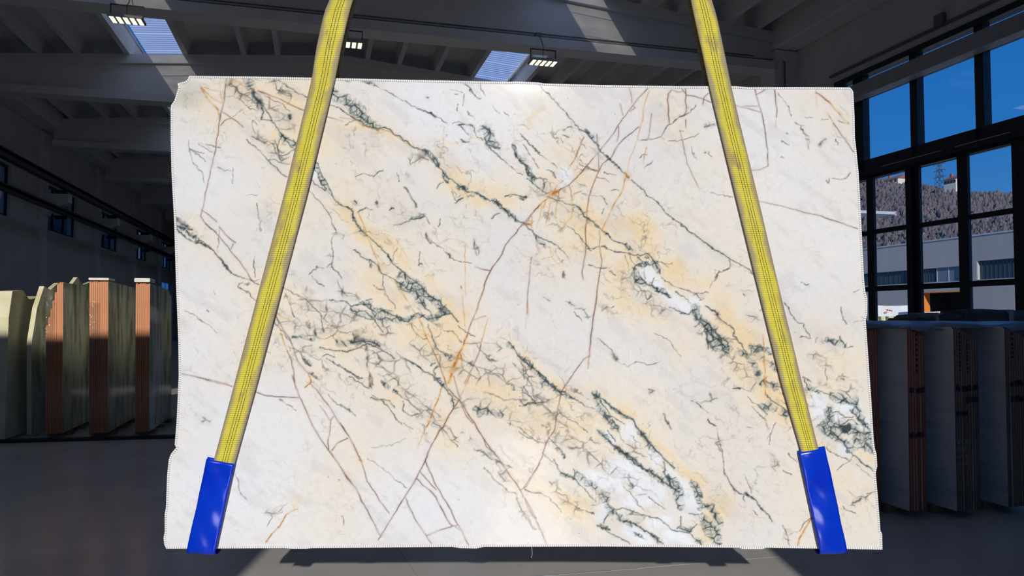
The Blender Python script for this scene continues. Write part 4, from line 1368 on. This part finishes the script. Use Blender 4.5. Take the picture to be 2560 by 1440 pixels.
w30 1110,310 1140,330
w40 1160,560 1200,590
g7 1210,600 1260,640 1330,700 1430,760
g6 1195,600 1215,590 1225,605 1210,615 1195,600
k5 1020,555 1090,610 1160,650 1220,670
k5 1250,640 1220,690 1170,720 1130,750
k4 1280,710 1340,770 1420,820
y30 960,500 1100,560 1200,620
y50 1270,610 1430,660
y14 1280,720 1180,840
k6 215,680 225,780
g7 225,780 270,860 320,920 370,945
g8 400,940 450,980 500,1030 550,1080 610,1160
k5 385,785 420,870 450,940
n16 400,940 450,990
k5 380,950 390,1000
k5 460,1080 490,1105
g8 100,350 150,400
k5 160,420 200,540 210,600 220,680
m34 180,520 200,590
k5 0,210 50,250 100,300
m60 30,170 140,180
k6 1170,1050 1200,1080 1280,1100
m56 1260,1030 1320,990 1370,950
k14 1260,1020 1330,990
k6 1370,950 1440,930
k6 700,1200 740,1280 760,1360
m44 730,1260 740,1330
k6 760,1270 830,1230 860,1170 940,1135
o9 920,1150 870,1220 830,1300 815,1360
n30 0,870 40,960
n40 50,1040 110,1040 160,1130 190,1170
n44 60,1140 90,1230 130,1290 190,1340
n30 20,1310 60,1340
k5 690,750 770,790
m44 600,650 640,720
o5 600,715 640,760
k5 740,620 810,680
k5 400,410 450,410
m40 1140,30 1180,20
m60 1190,80 1230,150
k4 570,0 560,20
@P
y90a.8 620,215 720,260 800,330
y80a.7 560,260 640,330 700,430 720,500
y30a.8 900,300 960,330 1080,390
y26a.95 850,520 900,580 990,630 1080,720 1150,790
y60a.5 1080,380 1150,430 1250,470 1340,490
y36a.9 1130,455 1200,490 1270,505
y90a.6 1350,300 1400,400 1480,470 1560,560
y80a.6 1330,380 1400,450 1420,560 1390,640
y70a.7 1420,540 1520,580 1620,620
y60a.8 1500,600 1570,680
y36a1 1560,555 1640,610 1690,670
y60a.7 1660,690 1760,730 1850,690
y50a.7 1500,720 1600,770 1680,820 1720,880
y70a.9 1790,780 1850,850 1920,940
y60a.95 1860,880 1900,960 1980,1020
y80a.6 2060,850 2120,900 2080,960
y60a.6 730,850 800,900 900,830 1000,800
y50a.6 640,710 760,760 820,860
y70a.95 950,690 1020,760 1060,800 1120,830
y70a.7 820,900 950,960 1000,1010 1080,1060
y110a.8 1090,880 1180,950 1280,1000 1380,1080 1450,1080
y24a1 1265,850 1350,930 1420,985 1500,985
y24a1 1560,1025 1640,1115 1720,1210
y60a.6 1150,1090 1280,1180 1360,1240 1460,1270
y50a.7 1420,1230 1500,1290
y46a1 1790,1270 1780,1340
y30a1 1730,1210 1790,1260
y40a.4 480,240 560,250
y30a.6 470,560 560,660 650,720
y140a.3 1700,1180 1800,1100 1900,1200
y60a.5 2060,1180 2150,1250
y60a.4 1650,230 1700,330
y60a.35 1960,250 2120,300
y80a.3 600,900 640,880 560,930
y130a.35 880,420 960,520 1080,600
y120a.3 820,1150 900,1130 1000,1120
w140a.5 1080,250 1180,290 1280,320
w160a.5 480,1230 640,1240
w160a.4 700,1100 560,1060
w150a.4 1980,480 2080,600
w120a.35 1900,300 1960,400
w120a.4 1000,1240 1100,1260
w120a.3 520,780 480,900
w110a.3 580,440 480,450
@P
m26a.8 700,800 760,830 830,840
m30a.8 840,820 900,850 960,880 1010,920
m26a.8 760,760 830,770 880,790
m24a.7 930,900 990,950 1040,1000 1090,1050
m30a.8 1040,870 1100,900 1160,930 1230,950
m26a.8 1240,930 1300,960 1350,1000 1400,1040
m24a.7 1150,1000 1240,1020 1300,1050
m24a.8 1390,1090 1450,1110 1480,1150
m26a.7 620,230 680,270 720,320
m22a.8 1500,1160 1560,1190 1600,1230
n14a.8 1440,1180 1480,1210 1520,1250
m22a.8 1780,860 1830,900 1880,960
m20a.7 1560,700 1620,740 1660,780
m20a.7 1340,470 1400,500 1460,540
n12a.8 880,775 930,790 990,800
g1.8 800,870 860,880 920,860 960,880
g1.8 880,780 930,800 960,830
k2.4 940,905 1000,960 1060,1010 1100,1040
k2.4 1090,870 1150,900 1220,925 1270,960
k2.4 1280,910 1330,960 1340,1000
k2.4 1210,980 1260,1000 1320,1000
g1.8 1500,1000 1530,1040 1560,1060
g2 1530,1110 1570,1140 1620,1180
"""
# ------------------------------------------------------------------ the hanging marble slab
SY = 3.0; TH = .02                                             # front face 3 m from the camera, 2 cm thick
EL = np.array([(190,473),(199,469),(205,461),(208,444),(219,446),(233,442),(252,436),(263,428),(275,427),(350,427),(430,429),(560,436),(700,440),(850,446),(940,447),(1050,442),(1112,437),(1119,441),(1127,434),(1136,427),(1150,422),(1190,418),(1270,415),(1285,412),(1330,412),(1345,409),(1362,411),(1372,416)], float)
ER = np.array([(218,2123),(222,2129),(230,2133),(290,2136),(345,2137),(360,2139),(430,2146),(480,2149),(560,2153),(640,2157),(700,2160),(728,2163),(745,2168),(785,2168),(800,2164),(900,2171),(1000,2178),(1100,2184),(1122,2187),(1135,2191),(1165,2193),(1182,2189),(1250,2195),(1328,2201),(1334,2205),(1373,2206)], float)
ET = np.array([(441,190),(470,190),(640,192),(800,195),(1000,199.5),(1268,205),(1290,204),(1345,206.5),(1360,209),(1500,213),(1700,216),(1840,216),(1870,218.5),(2000,218),(2133,219)], float)
EB = np.array([(409,1372),(700,1370),(712,1370),(730,1372),(765,1372),(780,1370),(1130,1367),(1150,1370),(1190,1371),(1210,1367),(1500,1366),(1848,1369),(1856,1373),(1905,1373),(1915,1369),(2206,1374)], float)
xl = lambda y: np.interp(y, EL[:,0], EL[:,1]); xr = lambda y: np.interp(y, ER[:,0], ER[:,1])
yt = lambda x: np.interp(x, ET[:,0], ET[:,1]); yb = lambda x: np.interp(x, EB[:,0], EB[:,1])
NC, NR = 1001, 661
S_, T_ = np.meshgrid(np.linspace(0,1,NC), np.linspace(0,1,NR)); PX = 430+S_*1750; PY = 190+T_*1180
for _ in range(8):
    PX = xl(PY)+S_*(xr(PY)-xl(PY)); PY = yt(PX)+T_*(yb(PX)-yt(PX))
rgb = paint_marble(PX, PY, VEINS)
BASE = at_y(1300, 1370, SY)                                     # foot of the slab
def plane_xz(x, y):                                             # survey point -> metres on the slab's face
    a = (x-CX)/F; b = -(y-CY)/F; k = SY/(math.cos(PITCH)-math.sin(PITCH)*b)
    return a*k-BASE.x, CAMZ+(math.sin(PITCH)+math.cos(PITCH)*b)*k-BASE.z
GX, GZ = plane_xz(PX, PY)
slab = empty('marble_slab', (BASE.x, SY, BASE.z))
tag(slab, 'large polished white and gold marble slab with dark green veins hanging from yellow straps', 'stone slab')
n = NR*NC; idx = np.arange(n).reshape(NR, NC)
co = np.zeros((n, 3), np.float32); co[:,0] = GX.ravel(); co[:,2] = GZ.ravel()
quads = np.stack([idx[1:,:-1], idx[1:,1:], idx[:-1,1:], idx[:-1,:-1]], -1).reshape(-1, 4)
ring = np.concatenate([idx[0,:-1], idx[:-1,-1], idx[-1,:0:-1], idx[:0:-1,0]])
back = co[ring].copy(); back[:,1] = TH; nb = len(ring); cen = np.array([[0, TH, .95]], np.float32)
co = np.vstack([co, back, cen]); bi = n+np.arange(nb)
side = np.stack([ring, np.roll(ring,-1), np.roll(bi,-1), bi], -1)
tris = np.stack([bi, np.roll(bi,-1), np.full(nb, n+nb)], -1)
me = bpy.data.meshes.new('stone'); me.vertices.add(len(co)); me.vertices.foreach_set('co', co.ravel())
loops = np.concatenate([quads.ravel(), side.ravel(), tris.ravel()]).astype(np.int32); me.loops.add(len(loops)); me.loops.foreach_set('vertex_index', loops)
nq, nt_ = len(quads)+len(side), len(tris); st = np.concatenate([np.arange(nq)*4, nq*4+np.arange(nt_)*3]).astype(np.int32)
me.polygons.add(nq+nt_); me.polygons.foreach_set('loop_start', st); me.update(calc_edges=True); me.validate()
at = me.color_attributes.new('stone_colour', 'FLOAT_COLOR', 'POINT')
c = rgb.reshape(-1,3)/255; lin = np.where(c <= .04045, c/12.92, ((c+.055)/1.055)**2.4)
full = np.ones((len(co), 4), np.float32); full[:n,:3] = lin; full[n:,:3] = .62
at.data.foreach_set('color', full.ravel())
m = bpy.data.materials.new('polished_marble'); m.use_nodes = True; N, L = m.node_tree.nodes, m.node_tree.links; p = N['Principled BSDF']
ca_ = N.new('ShaderNodeVertexColor'); ca_.layer_name = 'stone_colour'; t = N.new('ShaderNodeTexCoord')
nz = N.new('ShaderNodeTexNoise'); nz.inputs['Scale'].default_value = 240; nz.inputs['Detail'].default_value = 4; L.new(t.outputs['Object'], nz.inputs['Vector'])
mr = N.new('ShaderNodeMapRange'); mr.inputs['To Min'].default_value = .95; mr.inputs['To Max'].default_value = 1.05; L.new(nz.outputs['Fac'], mr.inputs['Value'])
vm = N.new('ShaderNodeVectorMath'); vm.operation = 'SCALE'; L.new(ca_.outputs['Color'], vm.inputs[0]); L.new(mr.outputs[0], vm.inputs['Scale']); L.new(vm.outputs[0], p.inputs['Base Color'])
p.inputs['Roughness'].default_value = .07; p.inputs['Specular IOR Level'].default_value = .22
me.materials.append(m); link('stone', me, slab)
# resin-bound sawn edge, a pale toothed bead all round
ring_m = mat('resin_edge', srgb(214,212,206), .5)
N, L = ring_m.node_tree.nodes, ring_m.node_tree.links; p = N['Principled BSDF']; uvn = N.new('ShaderNodeUVMap'); uvn.uv_map = 'run'; sx_ = N.new('ShaderNodeSeparateXYZ'); L.new(uvn.outputs[0], sx_.inputs[0])
ma = N.new('ShaderNodeMath'); ma.operation = 'FRACT'; L.new(sx_.outputs[0], ma.inputs[0]); rp = N.new('ShaderNodeValToRGB'); L.new(ma.outputs[0], rp.inputs[0]); rp.color_ramp.interpolation = 'CONSTANT'
rp.color_ramp.elements[0].color = (*srgb(244,243,240),1); rp.color_ramp.elements[1].position = .68; rp.color_ramp.elements[1].color = (*srgb(168,166,160),1); L.new(rp.outputs[0], p.inputs['Base Color'])
b = co[ring][:, [0,2]]; cc = np.array([[0,.95]]); dv = np.roll(b,-1,0)-np.roll(b,1,0); nn = np.stack([-dv[:,1], dv[:,0]], -1); nn /= np.linalg.norm(nn, axis=1)[:,None]+1e-9
for _ in range(10): nn = (np.roll(nn,1,0)+nn*2+np.roll(nn,-1,0))/4
nn /= np.linalg.norm(nn, axis=1)[:,None]+1e-9
if ((cc-b)*nn).sum(1).mean() < 0: nn = -nn
prof = [(.0088,-.0003), (.0062,-.0022), (.001,-.0024), (-.0018,.002), (-.0018,TH*.7)]
run = np.concatenate([[0], np.cumsum(np.linalg.norm(np.diff(np.vstack([b,b[:1]]),axis=0),axis=1))]); pitch = .0088
vs = []; K = len(prof)
for i in range(nb+1):
    for q, y in prof: vs.append((b[i%nb,0]+nn[i%nb,0]*q, y, b[i%nb,1]+nn[i%nb,1]*q))
fs = [(i*K+k, i*K+k+1, (i+1)*K+k+1, (i+1)*K+k) for i in range(nb) for k in range(K-1)]
me = bpy.data.meshes.new('resin_edge'); me.from_pydata(vs, [], fs); uv = me.uv_layers.new(name='run')
uvs = np.array([[(run[i]/pitch, 0), (run[i]/pitch, 1), (run[i+1]/pitch, 1), (run[i+1]/pitch, 0)] for i in range(nb) for k in range(K-1)], np.float32); uv.data.foreach_set('uv', uvs.ravel())
me.materials.append(ring_m); link('resin_edge', me, slab)
x0, z0 = plane_xz(1329, 1368)
MB().tube([(x0,.01,z0),(x0+.002,.012,z0-.012),(x0+.003,.01,z0-.03),(x0-.001,.012,z0-.046)], .0008, 5).build('loose_thread', M['foam'], slab)

# ------------------------------------------------------------------ yellow lifting straps and their blue sleeves
def ribbon(name, rows, cols, material, parent, thick, dome=0.0, wob=None, smooth=True):
    rows = [(Vector(a), Vector(b), Vector(nv)) for a, b, nv in rows]; vs = []; s = 0; prev = None; lens = []
    for j, (a, b, nv) in enumerate(rows):
        mid = (a+b)/2; s += (mid-prev).length if prev is not None else 0; prev = mid; lens.append(s)
        for i in range(cols+1):
            t = i/cols; q = a.lerp(b, t)+nv*(dome*(1-(2*t-1)**2)+(wob(t, s) if wob else 0)); vs.append(q)
    C = cols+1; fs = [(j*C+i, j*C+i+1, (j+1)*C+i+1, (j+1)*C+i) for j in range(len(rows)-1) for i in range(cols)]
    me = bpy.data.meshes.new(name); me.from_pydata(vs, [], fs); uv = me.uv_layers.new(name='UVMap')
    d = [(i/cols, lens[j]) for f in fs for j, i in [divmod(v, C) for v in f]]
    uv.data.foreach_set('uv', np.array(d, np.float32).ravel()); me.materials.append(material); me.polygons.foreach_set('use_smooth', [smooth]*len(me.polygons))
    o = link(name, me, parent); sm = o.modifiers.new('thickness', 'SOLIDIFY'); sm.thickness = thick; sm.offset = 0; return o
def strap_mat():
    m = bpy.data.materials.new('yellow_webbing'); m.use_nodes = True; N, L = m.node_tree.nodes, m.node_tree.links; p = N['Principled BSDF']; p.inputs['Roughness'].default_value = .6
    uvn = N.new('ShaderNodeUVMap'); uvn.uv_map = 'UVMap'; sp = N.new('ShaderNodeSeparateXYZ'); L.new(uvn.outputs[0], sp.inputs[0])
    def math_(op, a, b=None):
        n_ = N.new('ShaderNodeMath'); n_.operation = op
        for i, q in enumerate((a, b)):
            if q is None: continue
            if isinstance(q, (int, float)): n_.inputs[i].default_value = q
            else: L.new(q, n_.inputs[i])
        return n_.outputs[0]
    u, v = sp.outputs[0], sp.outputs[1]
    def noise(sx, sy, sc, det=4):
        cb = N.new('ShaderNodeCombineXYZ'); L.new(math_('MULTIPLY', u, sx), cb.inputs[0]); L.new(math_('MULTIPLY', v, sy), cb.inputs[1]); L.new(N.new('ShaderNodeObjectInfo').outputs['Random'], cb.inputs[2])
        z = N.new('ShaderNodeTexNoise'); z.inputs['Scale'].default_value = sc; z.inputs['Detail'].default_value = det; L.new(cb.outputs[0], z.inputs['Vector']); return z.outputs['Fac']
    def mixc(f, a, b):
        x = N.new('ShaderNodeMix'); x.data_type = 'RGBA'; L.new(f, x.inputs['Factor'])
        for s_, q in (('A', a), ('B', b)):
            if isinstance(q, tuple): x.inputs[6 if s_ == 'A' else 7].default_value = (*q, 1)
            else: L.new(q, x.inputs[6 if s_ == 'A' else 7])
        return x.outputs[2]
    def ramp(f, a, b):
        r_ = N.new('ShaderNodeMapRange'); r_.inputs['From Min'].default_value = a; r_.inputs['From Max'].default_value = b; L.new(f, r_.inputs['Value']); return r_.outputs[0]
    col = mixc(noise(2, 8, 1.5), srgb(206,190,34), srgb(230,218,78))
    ed = math_('ABSOLUTE', math_('SUBTRACT', u, .5))                       # 0 middle .. .5 edge
    dirt = ramp(math_('ADD', math_('MULTIPLY', noise(.8, 6, 1.2), .5), ed), .50, .66)
    col = mixc(dirt, col, srgb(168,154,116))
    col = mixc(ramp(noise(1.5, 5, 1.6), .58, .70), col, srgb(176,156,92))
    wv = math_('ABSOLUTE', math_('SINE', math_('MULTIPLY', v, math.pi/.0085)))
    col = mixc(math_('MULTIPLY', ramp(wv, .35, 0), .35), col, srgb(120,104,30))
    wob_ = math_('MULTIPLY', math_('SINE', math_('MULTIPLY', v, 400)), .004)
    for c0 in (.41, .53, .65):
        ln = math_('LESS_THAN', math_('ABSOLUTE', math_('SUBTRACT', math_('ADD', u, wob_), c0)), .014); col = mixc(math_('MULTIPLY', ln, .8), col, srgb(52,46,14))
    L.new(col, p.inputs['Base Color'])
    bp = N.new('ShaderNodeBump'); bp.inputs['Strength'].default_value = .6; bp.inputs['Distance'].default_value = .002; L.new(wv, bp.inputs['Height']); L.new(bp.outputs[0], p.inputs['Normal']); return m
M['strap'] = strap_mat()
M['vinyl'] = mat('blue_vinyl', srgb(2,44,190), .22, srgb(4,62,205), 5, bump=.08, spec=.45)
bottom_z = BASE.z
def strap(label, table, sleeve, sleeve_label, hook_x, seed):
    tab = np.array(table, float); off = .016; rows = []
    def pt(x, y, o): return at_y(x, y, SY-o)
    la, lb = pt(tab[0,1], 0, off*.5), pt(tab[0,2], 0, off*.5)
    r = empty('lifting_strap', pt((tab[-1,1]+tab[-1,2])/2, 1380, off)); tag(r, label, 'strap', 'yellow lifting straps'); o0 = Vector(r.location)
    top = Vector((hook_x, SY+.01, 5.6)); half = Vector((.05,0,0))
    ys = np.linspace(0, 1372, 60); nF = Vector((0,-1,0))
    rows.append((top-half*.5, top+half*.5, nF)); mid = ((la+lb)/2).lerp(top, .5); rows.append((mid-half*.9, mid+half*.9, nF))
    for y in ys:
        o = off*(.5+.5*min(1, y/300)); xa, xb = np.interp(y, tab[:,0], tab[:,1]), np.interp(y, tab[:,0], tab[:,2]); rows.append((pt(xa,y,o), pt(xb,y,o), nF))
    ea, eb, _ = rows[-1]
    for k in range(1, 7):                                       # under the edge of the slab
        a = math.pi*k/6; dy = Vector((0, (off+TH+off)*(1-math.cos(a))/2, -.012*math.sin(a))); rows.append((ea+dy, eb+dy, Vector((0,-math.cos(a),-math.sin(a)))))
    back_rows = [(a+Vector((0,2*off+TH,0)), b+Vector((0,2*off+TH,0)), Vector((0,1,0))) for a, b, _ in rows[61:2:-1]]
    rows += back_rows; rows.append((mid-half*.9+Vector((0,.02,0)), mid+half*.9+Vector((0,.02,0)), Vector((0,1,0)))); rows.append((top-half*.5+Vector((0,.008,0)), top+half*.5+Vector((0,.008,0)), Vector((0,1,0))))
    rs = random.Random(seed); ph = rs.random()*6
    rows = [(a-o0, b-o0, nv) for a, b, nv in rows]
    ribbon('webbing', rows, 10, M['strap'], r, .0035, .0015, lambda t, s: .0025*math.sin(s*9+ph)*t)
    # sleeve
    (ax, ay), (bx, by), (cx_, cy_), (dx, dy_) = sleeve; so = .021
    r2 = empty('strap_sleeve', pt((cx_+dx)/2, 1380, so)); tag(r2, sleeve_label, 'sleeve', 'blue vinyl strap sleeves'); o2 = Vector(r2.location)
    A_, B_, C_, D_ = pt(ax,ay,so), pt(bx,by,so), pt(dx,dy_,so), pt(cx_,cy_,so); rows = []
    for k in range(31): t = k/30; rows.append((A_.lerp(D_, t), B_.lerp(C_, t), Vector((0,-1,0))))
    for k in range(1, 9):
        a = math.pi*k/8; d = Vector((0, (2*so+TH)*(1-math.cos(a))/2, -.016*math.sin(a))); rows.append((D_+d, C_+d, Vector((0,-math.cos(a),-math.sin(a)))))
    g = Vector((0, 2*so+TH, 0))
    for k in range(1, 20): t = k/20; rows.append((D_.lerp(A_, t)+g, C_.lerp(B_, t)+g, Vector((0,1,0))))
    rows = [(a-o2, b-o2, nv) for a, b, nv in rows]
    wobf = lambda t, s: .0016*math.sin(s*22+t*5+ph)+.0012*math.sin(s*47-t*8+ph*2)+.004*math.exp(-((s-.33)/.03)**2)*math.exp(-((t-.4)/.35)**2)
    ribbon('vinyl_sheet', rows, 12, M['vinyl'], r2, .002, .003, wobf)
    inner = [(a+Vector((0,.008,.006)), b+Vector((0,.008,.006)), nv) for a, b, nv in rows[:6]]
    ribbon('inner_sheet', inner, 8, M['vinyl'], r2, .0015, .0)
strap('left yellow lifting strap leaning right toward the top', [(0,824,883),(30,811,874),(120,791,853),(195,780,838),(480,712,769),(960,586,642),(1150,535,589),(1372,473,532)],
      [(517,1147),(586,1160),(467,1376),(538,1379)], 'blue vinyl sleeve round the foot of the left strap', -.06, 1)
strap('right yellow lifting strap leaning left toward the top', [(0,1727,1779),(40,1735,1791),(130,1755,1810),(215,1773,1828),(480,1837,1891),(960,1954,2005),(1125,2002,2047),(1372,2058,2110)],
      [(1997,1131),(2063,1120),(2050,1379),(2118,1376)], 'blue vinyl sleeve with a shiny crease round the foot of the right strap', .06, 2)
